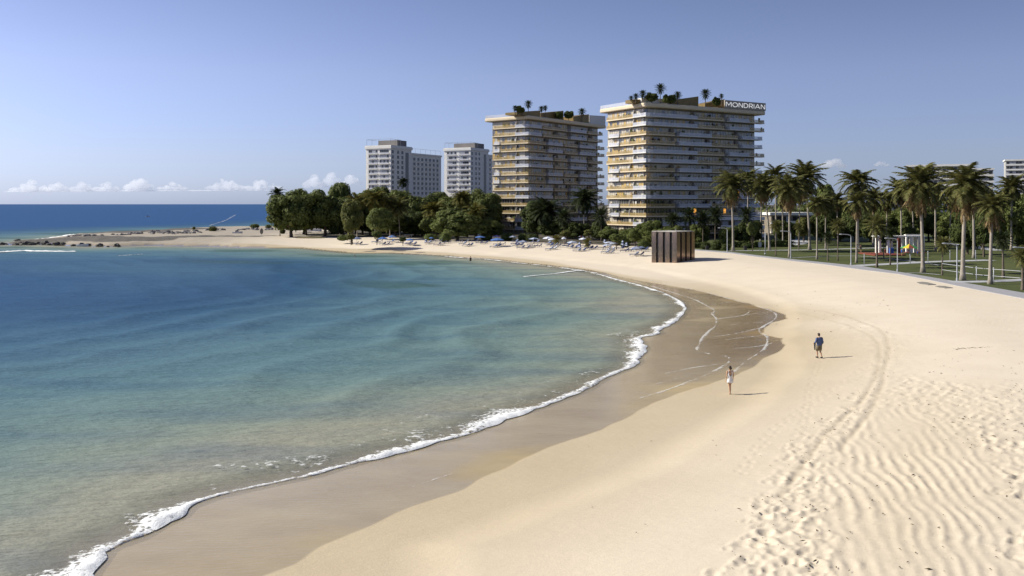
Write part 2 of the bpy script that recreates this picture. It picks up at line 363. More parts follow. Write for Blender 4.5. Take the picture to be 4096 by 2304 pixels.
c=RAMP(f,[(0.0,(.28,.275,.21)),(.04,(.215,.248,.20)),(.10,(.148,.214,.198)),(.20,(.100,.178,.200)),(.40,(.058,.125,.188)),(.68,(.031,.084,.172)),(1.0,(.022,.075,.195))])
c=MIX(MA('MULTIPLY',A('deep'),.6),c,(.014,.050,.125))
c=MIX(MA('MULTIPLY',A('weed'),.6),c,(.045,.085,.06))
c=MIX(MA('MULTIPLY',RAMP(NO(.05,4,.6,((1,4,1),.1)),[(.45,0.0),(.7,1.0)]),.35),c,(.022,.066,.14))
h=MA('ADD',MA('MULTIPLY',NO(.9,4,.6,((1,3.2,1),.1)),1.0),MA('MULTIPLY',NO(.14,3,.6,((1,3,1),.05)),2.2))
bp=N(nt,'ShaderNodeBump',Strength=.65,Distance=.30); L(h,bp.inputs['Height'])
nt.nodes.remove(p); p=N(nt,'ShaderNodeBsdfDiffuse'); L(c,p.inputs['Color']); L(bp.outputs['Normal'],p.inputs['Normal'])
gl=N(nt,'ShaderNodeBsdfGlossy',Roughness=.16); L(bp.outputs['Normal'],gl.inputs['Normal'])
fr=N(nt,'ShaderNodeFresnel',IOR=1.33); L(bp.outputs['Normal'],fr.inputs['Normal'])
al=MA('ADD',MA('MULTIPLY',A('sd'),.28),.26); al=MA('MINIMUM',al,1.0); al=MA('MAXIMUM',al,.06)
tr=N(nt,'ShaderNodeBsdfTransparent'); mb_=N(nt,'ShaderNodeMixShader'); L(al,mb_.inputs[0]); L(tr.outputs[0],mb_.inputs[1]); L(p.outputs[0],mb_.inputs[2])
ms=N(nt,'ShaderNodeMixShader'); L(MA('MINIMUM',fr.outputs[0],.10),ms.inputs[0]); L(mb_.outputs[0],ms.inputs[1]); L(gl.outputs[0],ms.inputs[2])
L(ms.outputs[0],nt.nodes['Material Output'].inputs['Surface'])
sea=struct(gridmesh('sea',x,y,zz,q,dict(deep=deep,sd=ds,weed=weed,streak=streak),m))

# ------------------------------------------------------------------ foam
def foammat(name,a,thr,sc,slope=.42):
    m,nt,p=nodes(name); L=nt.links.new
    p.inputs['Base Color'].default_value=(.84,.84,.82,1); p.inputs['Roughness'].default_value=.6
    tc=N(nt,'ShaderNodeTexCoord')
    def no_(sc_,d): n=N(nt,'ShaderNodeTexNoise',Scale=sc_,Detail=d,Roughness=.7); L(tc.outputs['Object'],n.inputs['Vector']); return n.outputs['Fac']
    def ma(op,x,y,z=None,cl=False):
        n=N(nt,'ShaderNodeMath',operation=op,use_clamp=cl)
        for i,v in enumerate((x,y,z)):
            if v is None: continue
            if isinstance(v,(int,float)): n.inputs[i].default_value=v
            else: L(v,n.inputs[i])
        return n.outputs[0]
    fine=no_(sc,5); big=no_(.22,2); at_=N(nt,'ShaderNodeAttribute',attribute_name='edge')
    th=ma('MULTIPLY_ADD',at_.outputs['Fac'],slope,thr); th=ma('MULTIPLY_ADD',ma('SUBTRACT',.5,big),.7,th)
    k=ma('MULTIPLY_ADD',ma('SUBTRACT',fine,th),8.0,.5,True)
    L(ma('MULTIPLY',k,a),p.inputs['Alpha'])
    b=N(nt,'ShaderNodeBump',Strength=.7,Distance=.06); L(fine,b.inputs['Height']); L(b.outputs['Normal'],p.inputs['Normal'])
    return m
FM1=foammat('foam_thick',1.0,.39,4.2); FM2=foammat('foam_thin',.42,.42,2.2); FM4=foammat('foam_lace',.75,.63,2.6,.1); FM3=foammat('foam_far',1.0,.30,1.2)
def chaikin(P,n=2):
    for _ in range(n):
        Q=[P[0]]
        for a,b in zip(P[:-1],P[1:]): Q+=[tuple(.75*i+.25*j for i,j in zip(a,b)),tuple(.25*i+.75*j for i,j in zip(a,b))]
        P=Q+[P[-1]]
    return P
def foam(name,line,z0,m,hgt_=.06,side=1,seed=0,ground=False,scal=.25):
    """line: (x,y,width); side=+1 puts the ragged edge to the left of the direction of travel"""
    P=chaikin([tuple(p) for p in line],3); Q=[]
    for a,b in zip(P[:-1],P[1:]):
        l=math.hypot(b[0]-a[0],b[1]-a[1]); k=max(1,int(l/(.0045*max(a[1],25)*2)))
        for i in range(k): Q.append(tuple(u+(v-u)*i/k for u,v in zip(a,b)))
    Q.append(P[-1]); n=len(Q); A_=np.array(Q); T=np.gradient(A_[:,:2],axis=0); T/=np.linalg.norm(T,axis=1)[:,None]+1e-9
    nx,ny=-T[:,1]*side,T[:,0]*side
    s=np.cumsum(np.r_[0,np.hypot(np.diff(A_[:,0]),np.diff(A_[:,1]))])
    w=A_[:,2]*(.45+1.1*vnoise(s,s*0,1.7,seed*3.1)); sc=np.abs(np.sin(s*1.3+4*vnoise(s,s*0,3,seed)))*scal*np.minimum(A_[:,2],1)
    fr=[-.25,0,.25,.55,1.0,1.8]; zc=[0,.9,1,.55,.25,.05]; vs=[];fs=[];ed=[]
    for j,(a,b) in enumerate(zip(fr,zc)):
        off=a*w-(sc if j<3 else 0)
        xx=A_[:,0]+nx*off; yy=A_[:,1]+ny*off
        zb=np.full(n,z0)
        if ground: zb=np.maximum(hgt_d(sdist(LAND,xx,yy)),.0)+.02
        zz=zb+b*hgt_*(.4+1.2*vnoise(s*3,s*0+j*5,1,seed))*np.minimum(1,w)
        vs.append(np.stack([xx,yy,zz],1)); ed.append(np.full(n,max(0,(a-.1)/1.7)))
    V=np.concatenate(vs); E=np.concatenate(ed); k=len(fr)
    for j in range(k-1):
        for i in range(n-1): fs.append((j*n+i,j*n+i+1,(j+1)*n+i+1,(j+1)*n+i))
    me=bpy.data.meshes.new(name); me.from_pydata([tuple(v) for v in V],[],fs); me.materials.append(m)
    me.polygons.foreach_set('use_smooth',[True]*len(fs))
    a_=me.attributes.new('edge','FLOAT','POINT'); a_.data.foreach_set('value',E.astype(np.float32)); me.update()
    return link(name,me)
def fl(l,z=0.05,w=None):
    return [(*at(p[0],p[1],z),p[2] if len(p)>2 else w) for p in l]
o=foam('breaking_foam',[(a,b,w*(.75 if b<60 else .68 if b<95 else .42)) for a,b,w in fl(FOAM1)],.05,FM1,.12,1,1); tag(o,'white breaking foam along the curved edge of the bay','foam',None,'stuff')
sw2=[(2601,1141),(2700,1171),(2766,1190),(2822,1218),(2867,1244),(2841,1251),(2867,1272),(2865,1305),(2836,1321),(2803,1354),(2799,1382),(2780,1394),(2803,1406),(2846,1420),(2911,1425),(2925,1448),(2870,1478),(2822,1504),(2720,1540),(2625,1577)]
L0=[p for p in fl(FOAM1) if 34<p[1]<82]; lace=[]
for i in range(1,len(L0)-1):
    tx,ty=L0[i+1][0]-L0[i-1][0],L0[i+1][1]-L0[i-1][1]; l=math.hypot(tx,ty)+1e-9
    lace.append((L0[i][0]-ty/l*1.0,L0[i][1]+tx/l*1.0,1.5))
o=foam('foam_lace',lace,.12,FM4,.03,1,33); tag(o,'lacy scraps of foam trailing just behind the breaking edge','foam',None,'stuff')
o=foam('swash_foam',fl(sw2,.12,.17),.1,FM2,.02,1,2,True); tag(o,'thin white swash line creeping over wet sand','foam',None,'stuff')
sw3=[(2592,1117),(2681,1137),(2799,1162),(2893,1188),(2986,1214),(3080,1241),(3110,1262),(3095,1285),(3040,1310),(3035,1330),(3075,1350),(3060,1400),(2990,1440),(2930,1490)]
o=foam('swash_foam',fl(sw3,.18,.15),.1,FM2,.02,1,3,True); tag(o,'faint outer swash line at the edge of dry sand','foam',None,'stuff')
for k,(a,b,c_) in enumerate([((2840,1217),(2900,1210),(2960,1200)),((2867,1275),(2960,1262),(3080,1250)),((2800,1352),(2950,1335),(3060,1310)),((2925,1268),(2980,1262),(3000,1245)),((2930,1395),(3010,1392),(3090,1380)),((2660,1490),(2760,1470),(2880,1455)),((2600,1540),(2700,1512),(2800,1490)),((1653,1943),(1742,1913),(1813,1888)),((2560,1590),(2650,1562),(2760,1530)),((2880,1300),(2960,1296),(3050,1290)),((2900,1360),(2980,1350),(3060,1345))]):
    o=foam('swash_ripple_foam',fl([a,b,c_],.15,.11),.1,FM2,.015,1,10+k,True); tag(o,'thin streaks of white foam on the wet sand','foam','streaks of foam on the wet sand','stuff')
o=foam('wave_foam',fl([(2095,1108,.2),(2160,1101,.4),(2230,1095,.35),(2315,1083,.5)]),.1,FM3,.1,1,4); tag(o,'short white wave crest joining the far beach','foam',None,'stuff')
o=foam('wave_foam',fl([(-60,1012,1.6),(0,1010,1.8),(107,1003,1.9),(118,1006,.7),(151,1006,1.8),(233,1007,1.4),(303,1007,.5)]),.12,FM3,.16,1,5); tag(o,'long white wave crest off the rocky spit','foam',None,'stuff')
o=foam('wave_foam',fl([(60,969,1),(150,960,1.5),(245,948,3),(265,941,5),(330,940,4),(442,935,6),(540,930,5),(600,926,3)]),.1,FM3,.25,-1,6); tag(o,'surf breaking along the ocean side of the spit','foam',None,'stuff')
o=foam('wake_foam',fl([(839,903,.8),(870,893,.7),(905,882,1.2),(925,870,1.2),(942,860,1.4)]),.1,FM2,.2,1,8); tag(o,'thin diagonal boat wake on the open sea','wake',None,'stuff')
o=foam('swell_foam',fl([(470,1025,.5),(520,1021,.8),(570,1017,.3)]),.1,FM2,.1,1,9); tag(o,'faint white ripple crest in the bay near the spit','foam',None,'stuff')

# ------------------------------------------------------------------ promenade, lawn, paths, woods floor
PROM_O=[(4260,1228),(4096,1196),(3896,1158),(3722,1122),(3593,1097),(3443,1079),(3287,1057),(3200,1048),(3021,1027),(2918,1013),(2780,1002),(2700,998)]
PROM_I=[(4260,1203),(4096,1173),(3867,1134),(3630,1094),(3450,1066),(3200,1041),(3021,1021),(2918,1008),(2780,998),(2700,994.5)]
def sheet(name,P,z,m,thick=0.0):
    bm=bmesh.new(); vs=[bm.verts.new((a,b,z)) for a,b in P]; f=bm.faces.new(vs)
    if f.normal.z<0: f.normal_flip()
    bm.normal_update()
    if f.normal.z<0: f.normal_flip()
    if thick:
        r=bmesh.ops.extrude_face_region(bm,geom=[f]); bmesh.ops.translate(bm,vec=(0,0,-thick),verts=[v for v in r['geom'] if isinstance(v,bmesh.types.BMVert)])
    bmesh.ops.triangulate(bm,faces=bm.faces[:]); bmesh.ops.recalc_face_normals(bm,faces=bm.faces[:])
    me=bpy.data.meshes.new(name); bm.to_mesh(me); bm.free(); me.materials.append(m); return link(name,me)
concrete=mat('promenade_paving',(.33,.32,.33),(.27,.265,.275),1.2,.8,bump=.2)
pathm=mat('path_concrete',(.42,.42,.43),(.35,.35,.36),.8,.8)
lawnm=mat('lawn_grass',(.078,.086,.020),(.040,.054,.011),.16,.9,bump=.9,bscale=6,detail=8)  # shade over the lawn is put into this dark grass colour
soil=mat('woods_soil',(.10,.085,.06),(.05,.045,.03),.4,.95,bump=.5)
PZ=PLAT
po=pts(PROM_O,PZ); pi=pts(PROM_I,PZ)
po=[(54,30),(56,70)]+po; pi=[(58,30),(60,68)]+pi
struct(sheet('promenade',po+pi[::-1],PZ+.06,concrete,.5))
struct(sheet('lawn',pi+[at(2700,985,PZ),(60,262),(120,330),(700,330),(700,30)],PZ+.03,lawnm))
wf=pts([(1100,931),(1250,944),(1360,948),(1500,948),(1700,955),(1900,962),(2100,968),(2300,974),(2500,984),(2700,992)],PZ)
struct(sheet('woods_floor',wf+[(60,262),(120,330),(700,330),(9000,500),(9000,9000),(-300,9000),(-60,800),(-85,470)],PZ+.015,soil))
def strip(name,P,w,z,m):
    P=chaikin(P,2); a=[];b=[]
    for i,p_ in enumerate(P):
        q_=P[min(i+1,len(P)-1)]; r_=P[max(i-1,0)]; dx,dy=q_[0]-r_[0],q_[1]-r_[1]; l=math.hypot(dx,dy)+1e-9
        a.append((p_[0]-dy/l*w/2,p_[1]+dx/l*w/2)); b.append((p_[0]+dy/l*w/2,p_[1]-dx/l*w/2))
    mb=MB()
    for i in range(len(P)-1): mb.quad((*a[i],z),(*b[i],z),(*b[i+1],z),(*a[i+1],z))
    return struct(mb.build(name,m))
for i,(l,w) in enumerate([([(3412,1064),(3632,1053),(3731,1047),(3963,1041)],2.6),([(2920,1004),(3200,1001),(3480,993),(3640,988)],1.9),
    ([(3170,1032),(3350,1023),(3480,1026),(3640,1045),(3760,1062)],.55),([(3793,976),(3880,984),(3990,1003)],3.2),
    ([(3800,1128),(3900,1129),(4100,1121),(4300,1112)],2.4),([(3165,957),(3205,966),(3190,976),(3150,980)],4.5),([(3620,1094),(3680,1093),(3760,1101)],.5)]):
    strip('park_path',pts(l,PZ),w,PZ+.045+.004*i,pathm)

# ------------------------------------------------------------------ foliage
def leafquad(mb,c,nrm,s,mi=0):
    n=Vector(nrm); n.normalize(); t=n.orthogonal(); t.rotate(Matrix.Rotation(random.uniform(0,6.28),3,n)); b=n.cross(t)
    c=Vector(c); t=t*s*random.uniform(.7,1.3)*.5; b=b*s*random.uniform(.5,1)*.5
    mb.quad(tuple(c-t-b*.4),tuple(c+b),tuple(c+t+b*.2),tuple(c-b),mi)
def clump(mb,c,r,n,s,mi=0,low=-.75):
    for _ in range(n):
        while True:
            d=Vector((random.gauss(0,1),random.gauss(0,1),random.gauss(0,1))); d.normalize()
            if d.z>low: break
        k=random.uniform(.6,1.12)
        p_=(c[0]+d.x*r[0]*k,c[1]+d.y*r[1]*k,c[2]+d.z*r[2]*k)
        nn=d+Vector((random.uniform(-.6,.6),random.uniform(-.6,.6),random.uniform(-.2,.9)))
        leafquad(mb,p_,nn,s,mi)
LEAF={}
LEAF['dark']=leafmat('leaf_dark',[(.060,.082,.020),(.105,.130,.031),(.17,.185,.060),(.115,.138,.034)])
LEAF['mid']=leafmat('leaf_mid',[(.072,.098,.025),(.125,.155,.038),(.19,.205,.07),(.11,.135,.037)])
LEAF['olive']=leafmat('leaf_olive',[(.075,.085,.022),(.13,.14,.038),(.19,.175,.05),(.10,.11,.03)])
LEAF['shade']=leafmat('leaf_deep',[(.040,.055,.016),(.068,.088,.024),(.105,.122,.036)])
PALML=leafmat('palm_frond',[(.06,.07,.023),(.12,.122,.038),(.20,.18,.066)],.3,.45)
PALMY=leafmat('palm_frond_yellow',[(.075,.085,.02),(.14,.13,.03),(.20,.165,.045)],.3,.45)
PALMD=leafmat('palm_frond_dark',[(.018,.028,.011),(.034,.046,.017),(.05,.06,.024)],.25,.45)
DEAD=leafmat('palm_frond_dead',[(.12,.085,.04),(.20,.14,.065),(.28,.20,.10)],.25,.7)
bark=mat('bark',(.13,.10,.075),(.07,.055,.04),2.5,.9,bump=.5)
pbark=mat('palm_bark',(.34,.30,.25),(.24,.205,.165),1.5,.9,bump=.6,bscale=5)
pbark2=mat('palm_bark_dark',(.16,.13,.10),(.10,.08,.06),2,.9,bump=.6,bscale=5)

def tree_protos():
    P=[]
    for k in range(6):
        random.seed(40+k); mb=MB(); cl=[]
        # unit tree: crown radius 1, low crown; k varies the shape
        n=32+4*(k%3); wide=[1.0,.88,1.0,.72,1.0,.82][k]; tall=[.85,.82,.75,.88,.9,1.0][k]; zc=1.28 if k in (1,3) else 1.05
        for i in range(n):
            a=i*2.399+random.uniform(-.4,.4); t=(i+.5)/n; zz=1-1.9*t
            rr=math.sqrt(max(0,1-zz*zz*.75))*.74*random.uniform(.65,1.2)
            c=(rr*math.cos(a)*wide, rr*math.sin(a)*wide, zc+zz*tall*.72+random.uniform(-.16,.16)); r=random.uniform(.16,.40)
            cl.append((c,r)); clump(mb,c,(r,r,r*random.uniform(.65,.9)),int(4400*r*r)+90,.078)
        for i in range(14):
            clump(mb,(random.uniform(-.5,.5)*wide,random.uniform(-.5,.5)*wide,zc-.05+random.uniform(-.6,.5)*tall),(.36,.36,.32),90,.16)
        me=mb.mesh('crown',LEAF['dark']); tb=MB()
        tb.tube([(0,0,-.03),(.02,.01,.3),(0,.02,.7),(.03,0,1.1)],[.085,.06,.05,.03],7)
        for c,r in cl[::3]:
            tb.tube([(0,.01,.35+random.uniform(0,.25)),(c[0]*.5,c[1]*.5,c[2]*.72),c],[.035,.022,.01],5)
        P.append((me,tb.mesh('trunk',bark)))
    return P
TP=tree_protos()
def matslot(o,m): o.material_slots[0].link='OBJECT'; o.material_slots[0].material=m
def tree(px,base,top,wpx,kind,leaf,label,cat='tree',group='trees of the beach wood',name='broadleaf_tree',z=PLAT,rot=None,dy=0):
    X,Y=at(px,base,z)
    if dy: X*= (Y+dy)/Y; Y+=dy
    r=wpx/F*Y/2; h=(z-HC)+0.0; ztop=HC+(HY-top)/F*Y; hh=ztop-z
    t=thing(name,label,cat,(X,Y,z),random.uniform(0,6.28) if rot is None else rot,group)
    me,tm=TP[kind%6]; zt=max(v.co.z for v in me.vertices) if not me.get('zt') else me['zt']; me['zt']=zt
    for nm,mesh_ in (('crown',me),('trunk',tm)):
        o=link(nm,mesh_,t); o.scale=(r*1.06,r*1.06,hh/zt)
        if nm=='crown':
            matslot(o,LEAF[leaf])
            if wpx<60: o.scale=(r*1.06,r*1.06,hh*.66/zt); o.location=(0,0,hh*.34)
    return t

def frond(mb,o,az,e0,ln,droop,nl,ll,mi=0,wid=.028,sag=.5):
    d=Vector((math.cos(az),math.sin(az),0)); side=Vector((-math.sin(az),math.cos(az),0)); p_=Vector(o); steps=9; P=[p_.copy()]; E=[e0]
    for i in range(steps):
        e=e0-droop*((i+.5)/steps)**1.2; p_=p_+(d*math.cos(e)+Vector((0,0,math.sin(e))))*ln/steps; P.append(p_.copy()); E.append(e)
    for i in range(steps):
        w=.022*(1-i/steps)+.006
        a,b=P[i],P[i+1]; mb.quad(tuple(a-side*w),tuple(a+side*w),tuple(b+side*w*.9),tuple(b-side*w*.9),mi)
    for i in range(nl):
        t=.14+.86*(i+random.uniform(0,.8))/nl; k=min(steps-1,int(t*steps)); u=t*steps-k; q_=P[k].lerp(P[k+1],min(u,1)); e=E[k]
        fw=d*math.cos(e)+Vector((0,0,math.sin(e))); L_=ll*(math.sin(math.pi*(.12+.83*t))**.7)*random.uniform(.8,1.15)
        for s_ in (1,-1):
            v=(side*s_*random.uniform(.75,1)+fw*random.uniform(.45,.8)+Vector((0,0,-sag*random.uniform(.4,1.3)))).normalized()
            up=v.cross(fw).normalized()*0.0+fw*wid
            tip=q_+v*L_
            mb.add([tuple(q_-up),tuple(q_+up),tuple(tip)],[(0,1,2)],mi)
def palm_crowns():
    out=[]
    for k in range(5):
        random.seed(90+k); a=MB(); n=[54,46,58,44,50][k]
        for i in range(n):
            t=i/n; e=R(82)-R(120)*t**1.15+random.uniform(-.12,.12)
            frond(a,(0,0,0),i*2.399+random.uniform(-.25,.25),e,random.uniform(.88,1.15)*(1 if t<.8 else .9),R(55)+R(50)*random.random(),28,.25,0,.032)
        b=MB()
        for i in range(44):
            e=-R(30)-R(52)*random.random()
            frond(b,(0,0,-.06*random.random()*3),i*2.399+random.uniform(-.3,.3),e,random.uniform(.6,1.15),R(32)*random.random()+.2,18,.20,0,.036,.9)
        out.append((a.mesh('crown',PALML),b.mesh('dead_skirt',DEAD)))
    # young fan palm: short stiff fronds, ball shaped
    random.seed(123); a=MB()
    for i in range(46):
        t=i/46; e=R(85)-R(150)*t
        frond(a,(0,0,0),i*2.399,e,random.uniform(.8,1.05),R(40)*random.random()+.2,16,.26,0,.03)
    b=MB()
    for i in range(16): frond(b,(0,0,-.05),i*2.399,-R(55)-R(25)*random.random(),random.uniform(.6,.9),.4,12,.22,0,.03,.9)
    out.append((a.mesh('crown',PALML),b.mesh('dead_skirt',DEAD)))
    return out
PC=palm_crowns()
def palm(px,base,cy,wpx,label,dx=0,kind=None,skirt=1.0,leaf=None,tr=.26,group='palms of the promenade park',name='palm_tree',z=PLAT,dark=False,sq=1.0,cat='palm'):
    X,Y=at(px,base,z); r=wpx/F*Y/2; hz=HC+(HY-cy)/F*Y-z; k=random.randrange(5) if kind is None else kind
    t=thing(name,label,cat,(X,Y,z),0,group); dxm=dx/F*Y; dym=random.uniform(-.3,.3)
    mb=MB(); n=12; P=[];Rd=[]
    for i in range(n+1):
        u=i/n; bend=math.sin(u*math.pi)*.12*random.uniform(-1,1)
        P.append((dxm*(u**1.6),dym*u*u,-.15+(hz+.15)*u)); Rd.append(.74*tr*(1.0+.75*math.exp(-u*hz/.7)-.35*u+ (random.uniform(-.04,.04))))
    mb.tube(P,Rd,9); mb.build('trunk',pbark2 if dark else pbark,t,True)
    rz_=random.uniform(0,6.28)
    o=link('crown',PC[k][0],t,(dxm,dym,hz-.05),rz_); o.scale=(r*1.32,r*1.32,r*1.2*sq)
    matslot(o,leaf or PALML)
    if skirt>0:
        o=link('dead_skirt',PC[k][1],t,(dxm,dym,hz-.1),rz_); o.scale=(r*.9*skirt,r*.9*skirt,r*1.2*skirt)
        if dark: matslot(o,mat_dead2)
    return t
mat_dead2=leafmat('palm_frond_withered',[(.06,.05,.025),(.11,.085,.04),(.15,.11,.05)],.2,.7)
random.seed(11)
# ---- beach wood
TREES=[(1165,948,758,175,0,'dark','big round dark tree at the seaward end of the wood'),
 (1225,943,752,120,4,'mid','rounded olive topped tree just behind the round seaward tree'),
 (1300,945,756,165,2,'dark','broad dark tree beside the big round seaward tree'),
 (1362,938,728,110,3,'mid','feathery pale green tree rising above the seaward trees'),
 (1375,945,790,130,5,'shade','deep shaded tree between the seaward trees and the sandy clearing'),
 (1408,975,795,95,3,'olive','yellowish slender tree standing alone at the front of the wood'),
 (1450,940,770,120,1,'dark','dark tree just left of the yellow drooping palm'),
 (1490,930,752,150,0,'dark','dark tree crown below the first white block\'s corner'),
 (1565,932,745,170,4,'dark','highest dark tree in front of the first white block'),
 (1635,935,762,150,2,'dark','flat topped dark tree under the first block\'s long wing'),
 (1700,930,768,150,0,'shade','dark tree between the two white blocks'),
 (1765,930,766,150,5,'dark','dark tree left of the second white block'),
 (1830,932,772,150,4,'dark','dark tree in front of the second white block'),
 (1895,930,764,130,2,'dark','dark tree under the second block\'s shaded side'),
 (1950,935,752,130,0,'dark','dark tree touching the shorter hotel\'s left side'),
 (1518,958,830,120,3,'mid','grey green front tree behind the blue umbrellas'),
 (1580,948,850,130,1,'shade','low shaded tree with bare trunks in the wood\'s middle'),
 (1660,945,840,140,5,'shade','low dark tree over the darkest gap of the wood'),
 (1745,950,850,120,2,'dark','low dark tree behind the yellow green palm'),
 (1830,962,838,165,4,'mid','wide feathery green tree leaning over the loungers'),
 (1905,962,860,130,1,'mid','bushy front tree beside the shorter hotel'),
 (1965,958,880,90,0,'dark','small dark tree at the foot of the shorter hotel'),
 (2150,952,800,120,0,'shade','dark tree in front of the shorter hotel\'s shaded face'),
 (2215,955,880,120,2,'shade','low dark tree under the hotel palm'),
 (2400,962,885,90,5,'shade','dark shrubby tree between the two hotels'),
 (2600,985,880,110,4,'dark','bushy dark tree at the taller hotel\'s corner'),
 (2540,985,915,70,3,'dark','small dark tree left of the taller hotel\'s corner tree'),
 (2466,998,933,58,1,'mid','small umbrella shaped tree with bare trunk on the beach'),
 (2355,970,918,44,3,'olive','slim yellowish sapling between white umbrellas'),
 (2265,968,922,44,1,'olive','leafy sapling beside the red umbrellas'),
 (1404,980,936,40,3,'olive','tiny olive tree beside the westernmost umbrella'),
 (1508,979,922,42,1,'mid','small tree with dark trunk among the blue umbrellas'),
 (1612,984,948,30,3,'shade','tiny dark tree beside the lone blue umbrella')]
for (px,b,t_,w,k,lf,lb) in TREES: tree(px,b,t_,w,k,lf,lb)
random.seed(12)
for (px,b,cy,w,dx,lf,lb,sk) in [(1120,945,775,62,-10,PALMD,'slim palm peeping over the big round seaward tree',0),(1428,955,806,80,-4,PALMY,'pale yellow palm behind the slender yellowish tree',.5),
 (1500,955,798,100,4,PALMY,'drooping yellow palm in front of the first white block',.9),(1560,952,812,90,-8,PALML,'green drooping palm right of the yellow one',.6),
 (1600,955,828,95,-10,PALML,'palm with a thin leaning pale trunk in the wood',.6),(1731,950,842,90,3,PALMY,'yellow green palm fanned out low in the wood',.4),
 (1847,945,795,80,0,PALMY,'pale palm below the second white block',.4),(1898,962,850,90,4,PALMY,'palm leaning over the feathery front tree',.5),
 (1612,930,728,44,0,PALMD,'small dark palm against the first white block\'s wall',0)]:
    palm(px,b,cy,w,lb,dx,None,sk,lf,.17,'palms in the beach wood')
palm(2190,955,846,125,'palm in front of the shorter hotel\'s dark tree',-4,0,.5,PALMD,.2,'palms before the hotels')
palm(2336,958,800,110,'tall palm before the shorter hotel\'s shaded balconies',0,2,.4,PALMD,.2,'palms before the hotels')
palm(2757,985,862,76,'dark palm before the taller hotel, behind the mirrored cube',0,5,.5,PALMD,.2,'palms before the hotels',dark=True)
palm(2861,980,858,78,'dark palm beside the taller hotel, left of the first lamp post',0,5,.6,PALMD,.2,'palms before the hotels',dark=True)
palm(2226,985,955,40,'young green palm on the sand beside the striped umbrella pair',0,5,0,PALMY,.1,'young palms on the beach',z=1.3,name='young_palm')
palm(2349,1003,968,40,'young green palm beside the closed umbrella',0,5,0,PALMY,.1,'young palms on the beach',z=1.2,name='young_palm')
# ---- promenade palms
random.seed(21)
PAL=[(2933,1004,742,130,-8,0,1.0,.34,'big palm left of the waste bin, nearest the taller hotel'),
 (2990,980,720,105,3,1,.9,.3,'palm rising behind the first promenade palm'),
 (3078,1002,742,118,-22,2,1.0,.3,'leaning palm with brown hanging beard beside the hedge'),
 (3104,985,700,105,-2,3,.7,.26,'tall palm against the taller hotel\'s right edge'),
 (3158,1031,750,140,0,4,1.1,.27,'palm sharing its foot with a white lamp post'),
 (3239,1000,714,150,-18,0,.9,.36,'tallest thick palm of the left cluster, purple grey trunk'),
 (3268,1038,815,90,-2,1,.8,.2,'shorter slim palm right of the thick tall palm'),
 (3302,997,822,84,0,2,.8,.2,'short palm behind the slim palm'),
 (3426,1052,806,112,2,3,1.0,.22,'slim palm directly under the isolated tall palm\'s crown'),
 (3432,993,731,140,0,4,.8,.36,'isolated tall palm dark against the sky'),
 (3493,985,795,105,0,1,.8,.3,'dark palm behind the short fan palm'),
 (3606,989,762,118,-2,2,.9,.3,'palm with straight white trunk behind the playground parasol'),
 (3692,1091,735,178,-14,0,1.05,.36,'tall wide palm with thick pale trunk on the grass edge'),
 (3742,1002,772,105,0,1,.9,.3,'palm half hidden behind the thick pale trunked palm'),
 (3851,1122,737,182,10,2,1.15,.38,'broad palm with heavy skirt beside the lamp post'),
 (3896,1033,772,120,-4,3,1.0,.34,'palm behind the broad heavy skirted palm'),
 (3961,1138,822,128,8,4,1.25,.3,'curved trunk palm with thick straw beard at the promenade'),
 (4046,1000,750,118,0,0,.6,.34,'dark palm before the tall block at the frame\'s edge')]
for (px,b,cy,w,dx,k,sk,tr,lb) in PAL: palm(px,b,cy,w,lb,dx,k,sk,PALML,tr)
for (px,b,cy,w,dx,k,sk,tr,lb) in [(3042,974,765,92,5,4,.8,.26,'background palm between the bearded palm and the hotel edge'),(3132,982,775,96,-4,0,.9,.26,'background palm left of the shared lamp palm'),(3196,980,770,90,6,2,.8,.25,'background palm before the beige annex'),(3352,978,800,84,-6,3,.8,.25,'background palm just right of the airy tall tree'),
   (3545,980,800,90,7,1,.9,.25,'background palm over the playground columns'),(3655,984,785,96,-8,4,.9,.26,'background palm left of the thick pale trunk'),(3800,985,790,96,6,3,.9,.26,'background palm in the gap between the two widest palms'),(3930,1000,790,100,-6,0,1.0,.26,'background palm behind the curved palm\'s left side'),(4000,985,800,90,8,1,.9,.25,'background palm right of the curved palm')]:
    palm(px,b,cy,w,lb,dx,k,sk,PALML,tr)
SMALL=[(3351,1043,900,66,5,'small fan palm with round head right of the slim palm'),(2987,985,858,72,5,'dark round palm beside the taller hotel\'s end'),
 (3103,1024,902,54,5,'small palm in front of the hedge'),(3194,1000,908,40,5,'little palm on the far path'),(3311,1045,946,50,5,'young palm on a thin dark stem'),
 (3508,1070,898,98,5,'short fan palm left of the playground columns'),(3769,1101,975,70,5,'small shaggy palm with brown beard on the lawn'),
 (4013,1113,958,80,5,'shaggy dark palm behind the white railing'),(4091,1161,1020,92,5,'straggly palm at the railing\'s end by the frame edge'),
 (3561,1060,930,58,5,'dark young palm beside the playground'),(3535,1035,950,44,5,'tiny dark palm in front of the playground deck')]
for (px,b,cy,w,k,lb) in SMALL: palm(px,b,cy,w,lb,0,k,.8,PALMD if 'dark' in lb else PALML,.13 if w<80 else .2,'small palms on the lawn',dark=True)
random.seed(31)
